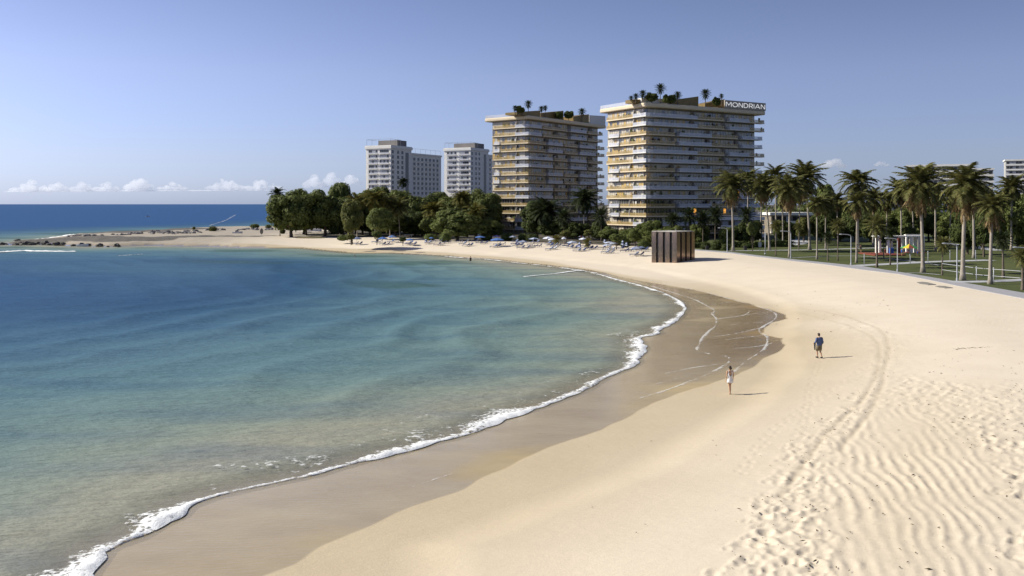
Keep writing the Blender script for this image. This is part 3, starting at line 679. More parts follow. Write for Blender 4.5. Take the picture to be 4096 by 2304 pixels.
PARK=[(3010,1004,885,50,3,'mid','thin young tree beside the waste bin'),(3000,978,880,90,0,'shade','dark tree beside the taller hotel\'s last balconies'),(2960,985,890,80,2,'shade','dark tree at the foot of the nearest promenade palm'),
 (3140,972,880,90,4,'shade','dark tree behind the shared lamp palm'),(3215,968,868,80,1,'olive','olive tree by the curved white path'),(3300,965,735,90,3,'mid','airy tall tree between the left cluster and isolated palm'),
 (3285,968,850,100,0,'shade','dark tree under the airy tall tree'),(3360,965,790,110,5,'dark','tree left of the isolated tall palm'),(3420,968,840,100,2,'shade','dark tree behind the isolated palm\'s trunk'),
 (3480,970,850,100,4,'shade','dark tree above the sunny lawn'),(3560,965,825,120,0,'dark','dark tree behind the playground columns'),(3645,968,808,120,4,'dark','large rounded tree behind the playground'),
 (3635,993,905,55,1,'shade','small dark tree beside the playground parasol'),(3715,966,830,110,2,'dark','tree behind the thick pale trunked palm'),(3790,970,850,120,5,'dark','spreading dark tree in the middle of the park'),
 (3870,1018,830,115,0,'shade','dark tree behind the broad heavy palm'),(3935,1028,835,110,3,'shade','dark branching tree on the lawn behind the curved palm'),(3990,975,760,120,4,'dark','tall tree right of the curved trunk palm'),
 (4070,985,770,150,0,'mid','big bright leaved tree at the frame\'s edge'),(4120,1000,800,140,2,'dark','large tree cut by the frame\'s edge'),(4020,972,840,110,1,'shade','dark tree below the tall block'),
 (3840,962,800,110,4,'dark','far tree between the two widest palms'),(3690,960,800,90,1,'shade','far dark tree left of the thick pale trunk')]
for (px,b,t_,w,k,lf,lb) in PARK: tree(px,b,t_,w,k,lf,lb,group='trees around the park lawn')
random.seed(57)
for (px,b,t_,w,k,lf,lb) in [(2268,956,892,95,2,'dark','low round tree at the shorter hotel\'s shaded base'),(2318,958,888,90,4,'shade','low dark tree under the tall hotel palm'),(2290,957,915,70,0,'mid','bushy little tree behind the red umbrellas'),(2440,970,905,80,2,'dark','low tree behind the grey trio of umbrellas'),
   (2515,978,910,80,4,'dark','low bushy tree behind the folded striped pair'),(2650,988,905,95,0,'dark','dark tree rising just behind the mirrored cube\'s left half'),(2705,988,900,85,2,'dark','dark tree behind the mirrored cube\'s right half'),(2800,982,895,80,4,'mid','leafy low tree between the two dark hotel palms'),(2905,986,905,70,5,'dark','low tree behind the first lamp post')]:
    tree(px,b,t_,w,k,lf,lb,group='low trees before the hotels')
for (px,b,cy,w,lb) in [(2255,960,868,78,'young palm left of the tall hotel palm'),(2405,964,862,80,'palm standing in the gap between the hotels'),(2690,985,880,70,'slim dark palm peeping over the mirrored cube'),(2812,984,872,72,'dark palm midway between the two dark hotel palms')]:
    palm(px,b,cy,w,lb,0,5,.5,PALMD,.18,'palms before the hotels',dark=True)
random.seed(55); mb=MB()
for i in range(150):
    X=random.uniform(60,520); Y=random.uniform(345,420); r=random.uniform(4,7); clump(mb,(X,Y,random.uniform(2,10.5)),(r,r,r*.8),70,1.5,0,-.5)
o=mb.build('far_woods',LEAF['dark']); tag(o,'dense dark belt of trees far behind the park','woods',None,'stuff')
random.seed(56)
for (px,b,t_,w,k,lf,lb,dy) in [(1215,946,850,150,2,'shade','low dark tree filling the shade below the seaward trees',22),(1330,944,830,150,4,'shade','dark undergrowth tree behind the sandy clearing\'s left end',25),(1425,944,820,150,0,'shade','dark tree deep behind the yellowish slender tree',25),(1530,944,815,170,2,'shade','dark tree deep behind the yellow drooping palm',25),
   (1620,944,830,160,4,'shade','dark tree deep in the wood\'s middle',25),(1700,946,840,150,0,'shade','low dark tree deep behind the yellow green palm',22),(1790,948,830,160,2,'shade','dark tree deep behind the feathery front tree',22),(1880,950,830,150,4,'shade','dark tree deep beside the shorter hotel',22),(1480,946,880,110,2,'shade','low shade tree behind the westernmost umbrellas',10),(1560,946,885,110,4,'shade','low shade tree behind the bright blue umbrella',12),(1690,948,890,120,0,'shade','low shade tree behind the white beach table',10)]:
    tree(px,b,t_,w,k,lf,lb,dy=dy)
# ---- shrubs and hedges
def shrub(px,base,w,h,leaf,label,z=PLAT,name='shrub',group='shrubs along the beach and park',ratio=1.0):
    X,Y=at(px,base,z); rx=w/F*Y/2; hz=h/F*Y
    mb=MB(); 
    for i in range(9):
        a=i*2.4; k=.55*random.random()
        clump(mb,(rx*k*math.cos(a),rx*.7*k*math.sin(a)*ratio,hz*.5),(rx*.55,rx*.5*ratio,hz*.52),150,max(.16,rx*.11),0,-.95)
    mb.ell((0,0,hz*.4),(rx*.75,rx*.6*ratio,hz*.45),0,10,6,.08)
    o=mb.build(name,LEAF[leaf],None,False,(X,Y,z)); return tag(o,label,'shrub',group)
for a in [(2866,1000,52,40,'shade','dome clipped dark bush behind the mirrored cube\'s shadow'),(2822,998,46,30,'shade','low dark bush left of the dome clipped one'),(2904,1002,40,26,'shade','loose bush right of the dome clipped one'),
 (1780,968,60,38,'mid','green bush with pale blossom behind the stored loungers'),(1720,962,60,26,'mid','low bush behind the little blue umbrella'),(1945,962,60,28,'dark','dark bush below the hotel\'s lowest balcony'),
 (2030,962,70,30,'dark','dark bush under the lowest golden balcony'),(2090,962,50,28,'dark','bush at the shorter hotel\'s corner'),(2130,965,60,30,'shade','shaded bush beside the hotel\'s corner bush'),
 (2480,982,60,36,'shade','dark bush behind the closed striped umbrellas'),(2500,990,50,26,'shade','low dark bush in front of the hotel doorway'),(2575,998,60,40,'dark','dark bush left of the mirrored cube'),
 (2625,998,50,36,'dark','bush peeping from behind the mirrored cube'),(1370,962,60,22,'mid','spreading grassy bush in the sandy clearing'),(850,925,42,20,'olive','round olive bush on the spit'),
 (1020,912,50,16,'dark','dark windswept bush at the far shore'),(1072,914,30,16,'olive','brown cone shaped bush near the round seaward tree'),(1130,935,34,22,'shade','dark scrub under the round seaward tree'),
 (775,919,14,12,'olive','tiny orange brown bush on the stone wall'),(2990,1008-14,60,22,'shade','hedge piece behind the bin'),(4085,985,60,50,'olive','dry brown bush at the frame\'s edge')]:
    shrub(*a)
def hedge(px0,px1,base,h,label):
    X0,Y0=at(px0,base,PLAT); X1,Y1=at(px1,base,PLAT); hz=h/F*Y0; l=X1-X0; mb=MB(); n=int(l/1.1)
    for i in range(n+1): clump(mb,(l*i/n,random.uniform(-.15,.15),hz*.5),(.95,.9,hz*.55*random.uniform(.9,1.1)),90,.3,0,-.95)
    mb.box(0,-.6,0,l,.6,hz*.85)
    tag(mb.build('hedge',LEAF['shade'],None,False,(X0,Y0,PLAT)),label,'hedge','hedges in the park')
hedge(2935,3055,990,26,'low dark hedge behind the nearest promenade palm'); hedge(3070,3165,988,30,'taller dark hedge beside the curved white path')
hedge(2700,2830,992,22,'low dark hedge directly behind the mirrored cube')

# ------------------------------------------------------------------ hotels
CREAM=mat('cream_slab',(.68,.565,.40),(.61,.50,.345),.5,.55); WHITE=mat('white_slab',(.66,.635,.60),(.58,.56,.53),.5,.5)
BRONZE=glassy('bronze_railing_glass',(.46,.34,.155),.18,.46); PALE=glassy('pale_railing_glass',(.62,.63,.70),.12,.46)
GLASS=glassy('window_glass',(.075,.075,.075),.05,1,1.0); CURT_GLARE=mat('curtain_glare_glass',(.60,.54,.44),(.38,.34,.27),.35,.25,spec=.5); FRAME=mat('window_frame_grey',(.46,.43,.38),(.38,.355,.315),1,.5)  # pale panes: curtains, plus painted sun reflection on the sunny side
YEL=mat('amber_glare_glass',(.55,.38,.12),(.42,.29,.10),.6,.2,spec=.5)  # yellow sun reflection put into the pane colour
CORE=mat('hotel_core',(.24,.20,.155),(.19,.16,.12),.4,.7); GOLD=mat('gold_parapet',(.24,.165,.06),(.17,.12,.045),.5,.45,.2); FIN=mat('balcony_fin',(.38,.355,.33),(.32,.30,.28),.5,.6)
LIT=emis('lit_lamp',(1,.45,.07),.7); SIGNP=mat('sign_panel',(.36,.31,.255),(.32,.275,.225),.4,.5); LETTER=emis('white_lettering',(.9,.9,.9),.42)
WALLW=mat('white_render',(.78,.755,.71),(.72,.695,.65),.3,.8,bump=.05); DARKW=glassy('dark_window',(.03,.033,.04),.06,1,.55); GREYW=mat('grey_plant_room',(.22,.20,.19),(.18,.165,.155),.4,.8)
CURW=mat('curtain_pale',(.42,.43,.45),(.28,.29,.32),.6,.3,spec=.5); METAL=mat('roof_steel',(.25,.26,.29),(.2,.21,.23),1,.5,.4)
STEEL=mat('painted_white_metal',(.42,.43,.45),(.36,.37,.39),2,.4)

FURN1=mat('dark_wicker',(.05,.04,.03),(.03,.025,.02),3,.7); FURN2=mat('pale_cushion',(.6,.58,.54),(.5,.48,.45),3,.8); FURN3=mat('tan_fabric',(.35,.25,.14),(.28,.2,.11),3,.8)
def tower(label,cx,Y,ang,Wd,Ln,topy,slabs,segR,segL,fins,seed,zb=PLAT):
    random.seed(seed)
    X=(cx-2048)/F*Y; U=Vector((math.cos(ang),math.sin(ang))); V=Vector((-U.y,U.x)); C=Vector((X,Y))
    def u_of(px,v0=0.0):
        k=(px-2048)/F; A_=C+V*v0; return (k*A_.y-A_.x)/(U.x-k*U.y)
    def v_of(px,u0=0.0):
        k=(px-2048)/F; A_=C+U*u0; return (k*A_.y-A_.x)/(V.x-k*V.y)
    zp=lambda py: HC+(HY-py)/F*Y - zb
    t=thing('hotel_tower',label,'hotel',(X,Y,zb),ang,'balconied hotel towers')
    IN=1.9; IL=.85; ztop=zp(topy)
    zs=[zp(s_) for s_ in slabs]           # underside of each balcony slab at the near corner, top floor first
    pitch=(zs[0]-zs[-1])/(len(zs)-1)
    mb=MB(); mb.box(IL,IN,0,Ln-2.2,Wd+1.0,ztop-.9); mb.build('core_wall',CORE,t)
    # glazing: two windows per floor on the sunny side, five on the long side
    for i,zf in enumerate(zs):
        zt=(zs[i-1] if i else ztop-1.3); z0=zf+.33; z1=zt-.02
        def win(a0,a1,face):
            w=MB(); n=max(2,round((a1-a0)/1.05)); s_=(a1-a0)/n
            for k in range(n):
                r=random.random(); mi=0 if r<(.14 if face=='L' else .36) else (1 if r<(.74 if face=='L' else .9) else 2)  # sunny side gets more pale and amber panes as painted glare
                if zf<zs[-5] and r>.45: mi=0
                if 9<=i<=12 and face=='R' and seed==3 and a0>16 and r>.95: mi=3
                p0,p1=a0+k*s_+.05,a0+(k+1)*s_-.05
                if face=='L': w.box(IL-.06,p0,z0+.05,IL-.02,p1,z1-.35,mi)
                else: w.box(p0,IN-.06,z0+.05,p1,IN-.02,z1-.35,mi)
                q0=a0+k*s_-.045; q1=q0+.09
                if face=='L': w.box(IL-.12,q0,z0,IL-.005,q1,z1-.25,4)
                else: w.box(q0,IN-.12,z0,q1,IN-.005,z1-.25,4)
            if face=='L': w.box(IL-.10,a0+.05,z1-.34,IL-.004,a1-.06,z1-.26,4); 
            else: w.box(a0+.05,IN-.10,z1-.34,a1-.06,IN-.004,z1-.26,4)
            w.build('window',[GLASS,CURT_GLARE,YEL,LIT,FRAME],t)
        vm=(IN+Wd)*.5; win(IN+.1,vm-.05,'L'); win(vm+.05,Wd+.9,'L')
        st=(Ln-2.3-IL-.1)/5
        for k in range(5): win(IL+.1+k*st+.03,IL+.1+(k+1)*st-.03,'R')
        # floor plate set back behind the balcony edge
        fp=MB(); fp.box(IL-.4,IN-.9,zf+.02,Ln-1.9,Wd+.9,zf+.26); fp.build('floor_slab',CREAM if i%2 else FIN,t)
    # balconies
    def balcony(a0,a1,zf,face,white,wrap=False,depth=IL):
        e=-(.35 if white else 0.0)
        b=MB(); r=MB(); th=.32; rh=.80
        if face=='R':
            lo=depth if wrap else a0
            b.box(lo,e,zf,a1,IN-.13,zf+th); r.box(lo+.02,e+.05,zf+th,a1-.05,e+.1,zf+th+rh)
            for xx in ([a1-.1] if wrap else [a0+.05,a1-.1]): r.box(xx,e+.12,zf+th,xx+.05,IN-.3,zf+th+rh)
        else:
            b.box(e,a0,zf,IL-.13,a1,zf+th); r.box(e+.05,a0+.04,zf+th,e+.1,a1-.05,zf+th+rh)
            if wrap: r.box(e+.12,a0+.05,zf+th,depth-.02,a0+.1,zf+th+rh)
            else: r.box(e+.12,a0+.05,zf+th,IL-.2,a0+.1,zf+th+rh)
            if a1>Wd-.5: r.box(e+.12,a1-.12,zf+th,IL+3.0,a1-.07,zf+th+rh); b.box(IL-.12,Wd+1.02,zf,IL+3.2,a1,zf+th)
        bo=b.build('balcony',WHITE if white else CREAM,t); r.build('railing',PALE if white else BRONZE,bo)
        q=MB(); lo_,hi_=((depth+.3 if wrap else a0+.3),a1-.3) if face=='R' else (a0+.3,a1-.3); d0=IN*.35 if face=='R' else .25
        if hi_-lo_>1.5:
            for _ in range(int((hi_-lo_)*random.uniform(.35,.8))):
                c=random.uniform(lo_,hi_); w=random.uniform(.12,.4); h_=random.choice((.5,.75,.95,1.15,1.45)); d=d0+random.uniform(-.1,.35 if face=='R' else .1); mi=random.randrange(4)
                if face=='R': q.box(c-w,d,zf+th+.002,c+w,d+.35,zf+th+h_,mi)
                else: q.box(d,c-w,zf+th+.002,d+.25,c+w,zf+th+h_,mi)
            if q.v: q.build('balcony_clutter',[FURN1,FURN2,LEAF['dark'],FURN3],bo)['kind']='stuff'
    for i,zf in enumerate(zs):
        for (p0,p1,wh) in segR[i]:
            wrap=p0<=cx; a0=0 if wrap else u_of(p0); a1=min(u_of(p1),Ln+.1); balcony(a0,a1,zf,'R',wh,wrap)
        for (p0,p1,wh) in segL[i]:
            wrap=p1>=cx; a1=min(v_of(p0),Wd+3.4); a0=(-.35 if wh else 0) if wrap else v_of(p1)+.02; balcony(a0,a1,zf,'L',wh,wrap)
    # curved dividing fins
    for i,zf in enumerate(zs):
        for (px,face) in fins[i]:
            f=MB(); z0=zf+.36; z1=(zs[i-1] if i else ztop-1.3)-.05; n=7
            I0=IN if face=='R' else IL; dp=1.45 if face=='R' else .75; prof=[(I0-.14,z0)]+[(I0-.14-dp*math.sin(math.pi/2*k/n), z0+(z1-z0)*math.cos(math.pi/2*k/n)**.8) for k in range(n+1)]
            a=(u_of(px) if face=='R' else v_of(px)); vs=[]
            for s_ in (0,.14):
                for (d_,zz) in prof: vs.append((a+s_,d_,zz) if face=='R' else (d_,a+s_,zz))
            m_=len(prof); fs=[tuple(range(m_)),tuple(reversed(range(m_,2*m_)))]+[(k,m_+k,m_+(k+1)%m_,(k+1)%m_) for k in range(m_)]
            f.add(vs,fs); f.build('divider',FIN,t)
    # roof
    rb=MB(); rb.box(-.25,-.25,ztop-1.25,Ln+.3,Wd+3.6,ztop); o=rb.build('roof_slab',CREAM,t)
    bv=o.modifiers.new('bevel','BEVEL'); bv.width=.35; bv.segments=3
    g=MB(); g.box(-.1,4,ztop,-.04,Wd+3.4,ztop+.95); g.box(-.04,Wd+3.34,ztop,5,Wd+3.4,ztop+.95); g.build('roof_railing',PALE,t)
    for k in range(2):   # ground floor piers
        pass
    pr=MB()
    for k in range(7): pr.box(.9+k*(Ln-4)/6,.9,0,1.6+k*(Ln-4)/6,1.55,zs[-1])
    for k in range(3): pr.box(.85,2.5+k*(Wd-3)/3,0,1.5,3.2+k*(Wd-3)/3,zs[-1])
    pr.build('ground_piers',FIN,t)
    return t,dict(C=C,U=U,V=V,u=u_of,v=v_of,zp=zp,ztop=ztop,zb=zb,Y=Y,Ln=Ln,Wd=Wd)
def zx(l,ox,sc): return [ox+a/sc for a in l]
# taller hotel
ax=lambda a: 2380+a/1.958; ay=lambda a: 320+a/1.958
slR=[ay(a) for a in (285,355,428,500,572,645,715,786,858,930,1000,1073,1145,1215)]
A1=[(0,800,1),(805,1015,0),(1050,1205,1),(1210,1335,0)]; B1=[(0,628,0),(657,910,1),(913,1120,0),(1150,1305,1)]
A1L=[(88,300,0),(302,400,1)]; B1L=[(115,193,1),(195,400,0)]
conv=lambda S_,f,c: [((c if a==0 or a>=9999 else f(a)),(f(b)),w) for a,b,w in S_]
segR=[];segL=[];fins=[]
for i in range(14):
    odd=(i//2)%2
    segR.append([((2584 if a==0 else ax(a)),ax(b),w) for a,b,w in (B1 if odd else A1)])
    segL.append([(ax(a),(2584 if b==400 else ax(b)),w) for a,b,w in (B1L if odd else A1L)])
    fins.append([(ax(270 if odd else 300),'L')]+([(ax(630),'R'),(ax(910),'R'),(ax(1130),'R')] if odd else [(ax(790),'R'),(ax(1030),'R')]))
TW1,D1=tower('taller wide hotel with stacked cream and pale blue balconies and a lettered rooftop sign',2584,250,R(30.9),17.7,46.0,409,slR,segR,segL,fins,3)
bx_=lambda a: 1900+a/2.132; by_=lambda a: 320+a/2.132
slL=[by_(a) for a in (403,470,540,606,676,742,810,878,944,1010,1076,1142,1210,1280)]
A2=[(0,565,1),(583,790,0),(812,948,1),(965,1090,0)]; B2=[(0,605,0),(620,745,1),(765,878,0),(890,1025,1),(1040,1105,0)]; C2=[(0,660,1),(680,790,0),(812,948,1),(968,1090,0)]
A2L=[(160,343,0),(345,455,1)]; B2L=[(165,213,1),(215,455,0)]
segR=[];segL=[];fins=[]
for i in range(14):
    odd=(i//2)%2; sR=B2 if odd else (A2 if i<2 else C2)
    segR.append([((2113 if a==0 else bx_(a)),bx_(b),w) for a,b,w in sR])
    segL.append([(bx_(a),(2113 if b==455 else bx_(b)),w) for a,b,w in (B2L if odd else A2L)])
    fins.append([(bx_(350),'L')]+([(bx_(640),'R'),(bx_(910),'R')] if odd else [(bx_(720),'R'),(bx_(830),'R'),(bx_(1010),'R')]))
TW2,D2=tower('shorter looking hotel in front of the woods with golden balconies and planted roof',2113,300,R(52.0),15.1,48.0,461,slL,segR,segL,fins,4)
def wedge(D,t,p0,p1,y0,y1,v,name,m,th=2.5):
    u0,u1=D['u'](p0,v),D['u'](p1,v); k0=(D['C']+D['U']*u0+D['V']*v).y/D['Y']; k1=(D['C']+D['U']*u1+D['V']*v).y/D['Y']
    z0=(HC+(HY-y0)/F*D['Y']*k0)-D['zb']; z1=(HC+(HY-y1)/F*D['Y']*k1)-D['zb']; b=D['ztop']
    z0=max(z0,b+.1); z1=max(z1,b+.1)
    mb=MB(); mb.add([(u0,v,b),(u1,v,b),(u1,v+th,b),(u0,v+th,b),(u0,v,z0),(u1,v,z1),(u1,v+th,z1),(u0,v+th,z0)],[(0,3,2,1),(4,5,6,7),(0,1,5,4),(1,2,6,5),(2,3,7,6),(3,0,4,7)])
    return mb.build(name,m,t)
wedge(D1,TW1,ax(592),ax(810),ay(158),ay(128),2,'roof_wedge',GOLD,6); wedge(D1,TW1,ax(865),ax(1015),ay(182),ay(150),3,'roof_wedge',GOLD,6)
wedge(D1,TW1,ax(365),ax(590),ay(140),ay(150),2.4,'roof_pavilion',WHITE,5); wedge(D1,TW1,ax(290),ax(362),ay(152),ay(152),3,'roof_planter',GOLD,3)
wedge(D2,TW2,bx_(360),bx_(556),by_(272),by_(260),1,'roof_parapet',GOLD,5); wedge(D2,TW2,bx_(560),bx_(755),by_(282),by_(262),2,'roof_wedge',GOLD,6)
wedge(D2,TW2,bx_(838),bx_(972),by_(312),by_(292),2,'roof_wedge',GOLD,6); wedge(D2,TW2,bx_(975),bx_(1112),by_(300),by_(308),3,'roof_plant_room',WHITE,6)
# sign with its lettering
def sign():
    u0,u1=D1['u'](ax(1018),-.3),D1['u'](ax(1337),-.3); b=D1['ztop']; hgt_s=2.35
    mb=MB(); mb.box(u0,-.32,b+.003,u1,.1,b+hgt_s); o=mb.build('sign_panel',SIGNP,TW1)
    # letters as strokes in a unit box: width, list of polylines
    arc=lambda cx,cy,r,a0,a1,n=14: [(cx+r*math.cos(R(a0+(a1-a0)*i/n)),cy+r*math.sin(R(a0+(a1-a0)*i/n))) for i in range(n+1)]
    M_=(1.05,[[(0,0),(0,.92),(.06,1),(.12,.96),(.525,.28),(.93,.96),(.99,1),(1.05,.92),(1.05,0)]])
    O_=(1.0,[arc(.5,.5,.5,0,360,28)]); N_=(.8,[[(0,0),(0,.94),(.05,1),(.1,.96),(.7,.04),(.75,0),(.8,.06),(.8,1)]])
    D_=(.8,[[(0,0),(0,1),(.3,1)]+arc(.3,.5,.5,90,-90,14)+[(0,0)]])
    R_=(.72,[[(0,0),(0,1),(.42,1)]+arc(.42,.72,.28,90,-90,10)+[(.1,.44)],[(.34,.44),(.72,0)]])
    I_=(.0,[[(0,0),(0,1)]]); A_l=(.95,[[(0,0),(.42,.95),(.475,1),(.53,.95),(.95,0)],[(.28,.3),(.72,.3)]])
    word=[M_,O_,N_,D_,R_,I_,A_l,N_]; gap=.3; tot=sum(w for w,_ in word)+gap*7
    mb=MB(); wd=u1-u0-.9; s_=wd/tot; hh=1.22; xx=u0+.45; st=.07
    for w,pl in word:
        for p_ in pl:
            P=[(xx+a*s_,b+.55+c*hh) for a,c in p_]
            for k in range(len(P)-1):
                (xa,za),(xb,zb_)=P[k],P[k+1]; l=math.hypot(xb-xa,zb_-za)+1e-9; dx,dz=(xb-xa)/l,(zb_-za)/l
                xa-=dx*st*.6; za-=dz*st*.6; xb+=dx*st*.6; zb_+=dz*st*.6; nx,nz=-dz*st,dx*st; y0,y1=-.40-.0015*k,-.322
                q8=[(xa+nx,y0,za+nz),(xa-nx,y0,za-nz),(xb-nx,y0,zb_-nz),(xb+nx,y0,zb_+nz)]; mb.add(q8+[(a,y1,c) for a,_,c in q8],[(0,1,2,3),(0,4,5,1),(1,5,6,2),(2,6,7,3),(3,7,4,0)])
        xx+=(w+gap)*s_
    mb.build('lettering',LETTER,o)
sign()
# rooftop plants: things of their own
random.seed(77)
def roofplant(D,px,cy,basey,wpx,label,kind):
    v=4.5 if kind=='palm' else 3.6
    v=v-2.9; u=D['u'](px,v); P=D['C']+D['U']*u+D['V']*v; z=D['zb']+D['ztop']; k=P.y
    zc=HC+(HY-cy)/F*k; r=wpx/F*k/2
    t=thing('rooftop_palm' if kind=='palm' else 'rooftop_shrub',label,'palm' if kind=='palm' else 'shrub',(P.x,P.y,z),random.uniform(0,6),'plants on the hotel roofs')
    hz=max(.6,zc-z)
    mb=MB(); mb.tube([(0,0,-.1),(.05,.03,hz*.5),(0,0,hz)],[.14,.10,.09],6); mb.build('trunk',pbark2,t)
    if kind=='palm': o=link('crown',PC[5][0],t,(0,0,hz)); o.scale=(r*1.35,r*1.35,r*1.25); matslot(o,PALMD)
    else:
        o=link('crown',TP[random.randrange(6)][0],t,(0,0,0)); o.scale=(r*1.15,r*1.15,(hz+r*.5)/1.9); matslot(o,LEAF['dark'])
for a in [(ax(283),ay(142),0,ax(40)-ax(0),'small palm first from the seaward end of the taller roof','palm'),(ax(320),ay(128),0,26,'small palm beside the first on the taller roof','palm'),(ax(375),ay(108),0,32,'rounded palm over the white roof pavilion','palm'),
  (ax(445),ay(118),0,42,'bushy shrub beside the highest roof palm','shrub'),(ax(512),ay(66),0,42,'highest roof palm of the taller hotel','palm'),(ax(552),ay(125),0,22,'little shrub right of the highest roof palm','shrub'),
  (ax(600),ay(132),0,34,'dark shrub left of the brown roof wedge','shrub'),(ax(648),ay(118),0,32,'palm leaning over the brown roof wedge','palm'),(ax(866),ay(108),0,42,'lone roof palm between the two brown wedges','palm'),
  (ax(952),ay(145),0,28,'shrub before the lettered sign','shrub'),(ax(990),ay(125),0,20,'slim palm next to the lettered sign','palm')]: roofplant(D1,*a)
for a in [(bx_(342),by_(240),0,24,'feathery shrub at the seaward end of the shorter roof','palm'),(bx_(375),by_(238),0,24,'second feathery shrub on the shorter roof','shrub'),(bx_(405),by_(248),0,22,'low shrub beside the tall palm on the shorter roof','shrub'),
  (bx_(455),by_(205),0,32,'tall palm over the shorter hotel\'s corner','palm'),(bx_(566),by_(245),0,24,'palm left of a pair on the shorter roof','palm'),(bx_(598),by_(238),0,22,'palm right of a pair on the shorter roof','palm'),
  (bx_(715),by_(285),0,26,'shrub in front of the shorter roof\'s big wedge','shrub'),(bx_(800),by_(292),0,38,'bush in the glass railed gap of the shorter roof','shrub'),(bx_(912),by_(272),0,32,'palm before the second wedge of the shorter roof','palm')]: roofplant(D2,*a)

# ------------------------------------------------------------------ white apartment blocks
def apartment(label,cx,Y,ang,Wd,L1_,L2_,topy,seed,fl_=2.38):
    random.seed(seed); zb=PLAT; X=(cx-2048)/F*Y; t=thing('apartment_block',label,'apartment building',(X,Y,zb),ang,'white apartment blocks')
    H_=HC+(HY-topy)/F*Y-zb; nf=8
    mb=MB(); mb.box(0,0,0,L1_,Wd,H_-.003); mb.box(L1_+.002,1.6,0,L1_+L2_,Wd-1.0,H_-2.4); mb.build('wall',WALLW,t)
    c=MB(); c.box(-.45,-.45,H_-1.15,L1_+.4,Wd+.45,H_); c.box(-.25,-.25,H_,L1_+.2,Wd+.25,H_+.35); c.build('cornice',WALLW,t)
    c=MB(); c.box(L1_+.41,1.2,H_-3.1,L1_+L2_+.3,Wd-.6,H_-2.3); c.build('wing_cornice',WALLW,t)
    pr=MB(); pr.box(8.6,2.2,H_+.35,L1_-1,Wd-1,H_+3.3); pr.build('plant_room',GREYW,t)
    rl=MB(); hz=H_+.35
    for (a,b) in ((.3,.3),(.3,Wd-.3),(4.5,.3),(4.5,Wd-.3),(8.5,.3),(.3,Wd/2)): rl.tube([(a,b,hz),(a,b,hz+2.9)],.06,5)
    for (a,b,c_,d) in ((.3,.3,8.5,.3),(.3,Wd-.3,8.5,Wd-.3),(.3,.3,.3,Wd-.3)): rl.tube([(a,b,hz+2.9),(c_,d,hz+2.9)],.06,5)
    rl.build('roof_frame',METAL,t)
    rl=MB(); z0=H_-2.3
    for k in range(7): rl.tube([(L1_+1+k*(L2_-2)/6,1.5,z0),(L1_+1+k*(L2_-2)/6,1.5,z0+2.2)],.05,5)
    rl.tube([(L1_+1,1.5,z0+2.2),(L1_+L2_-1,1.5,z0+2.2)],.05,5); rl.build('roof_railing',METAL,t)
    def window(face,a,zc,w,h,curtain):
        f=MB(); n=max(1,round(w/1.1))
        d0,d1=-.07,.02
        for k in range(n):
            p0,p1=a+w*k/n+.05,a+w*(k+1)/n-.05; mi=1 if (curtain and random.random()<.55) else 0
            (f.box(d0+.02,p0,zc,d1,p1,zc+h,mi) if face=='L' else f.box(p0,face+d0+.02,zc,p1,face+d1,zc+h,mi))
        if face=='L': f.box(d0-.06,a-.1,zc-.13,d1,a+w+.1,zc-.03,2)
        else: f.box(a-.08,face+d0-.06,zc-.13,a+w+.08,face+d1,zc-.03,2)
        f.build('window',[DARKW,CURW,WALLW],t)
    for i in range(nf):
        zf=H_-3.55-fl_*i
        for k,a in enumerate((1.1,Wd*.53)):
            w=Wd*.36; window('L',a,zf+.25,w,1.55,True)
            b=MB(); b.box(-.6,a-.35,zf-.2,-.0,a+w+.35,zf-.02); 
            bo=b.build('balcony',WALLW,t); r=MB(); r.box(-.58,a-.3,zf-.02,-.55,a+w+.3,zf+.6); r.build('railing',PALE,bo)
        for a,w in ((.9,1.6),(5.2,1.7),(8.8,1.7)): window(0.0,a,zf+.1,w,1.5,False)
        for k in range(7):
            window(1.6,L1_+4+k*(L2_-5)/7,zf-2.3,1.9,1.35,False)
    dk=MB(); dk.box(L1_-5.2,-.08,0,L1_-2.6,.02,H_-2.6); dk.build('stair_glazing',DARKW,t)
    lg=MB()
    for i in range(nf): lg.box(L1_+4,1.25,H_-3.55-fl_*i-2.75,L1_+L2_-2,1.55,H_-3.55-fl_*i-2.6)
    lg.build('ledges',WALLW,t); lg_=None
    return t
apartment('white apartment block nearer the sea with a steel roof frame',1563,420,R(63),14.2,17.5,30,583,5)
apartment('white apartment block half hidden behind the shorter hotel',1882,480,R(63),16.4,20,32,592,6,2.68)
CITYW=mat('dull_grey_wall',(.42,.41,.385),(.36,.35,.33),.3,.8)  # duller grey-beige than the white blocks
# ------------------------------------------------------------------ far city blocks on the right
def cityblock(name,label,p0,p1,Y,topy,ang,dep,nf,fl_,wm,seed):
    random.seed(seed); X0=(p0-2048)/F*Y; X1=(p1-2048)/F*Y; l=(X1-X0); H_=HC+(HY-topy)/F*Y-PLAT
    t=thing(name,label,'building',(X0,Y,PLAT),ang,'city buildings behind the park')
    mb=MB(); mb.box(0,0,0,l,dep,H_-.9); mb.build('wall',wm,t)
    mb=MB(); mb.box(-.6,-.6,H_-.9,l+.6,dep+.6,H_); mb.build('roof_slab',WALLW,t)
    for i in range(nf):
        zf=H_-.9-fl_*(i+1)
        mb=MB(); mb.box(-.4,-1.1,zf,l+.4,-.005,zf+.3); mb.box(-.4,-1.1,zf+.3,l+.4,-1.0,zf+1.0); mb.build('balcony',WALLW,t)
        n=max(2,int(l/9))
        for k in range(n):
            w=MB(); a0=k*l/n+.3; a1=(k+1)*l/n-.3; m_=int((a1-a0)/1.5)
            for j in range(m_): w.box(a0+(a1-a0)*j/m_+.1,-.05,zf+.35,a0+(a1-a0)*(j+1)/m_-.1,.02,zf+fl_-.4,random.choice((0,0,1)))
            w.build('window',[DARKW,CURW],t)
    return t
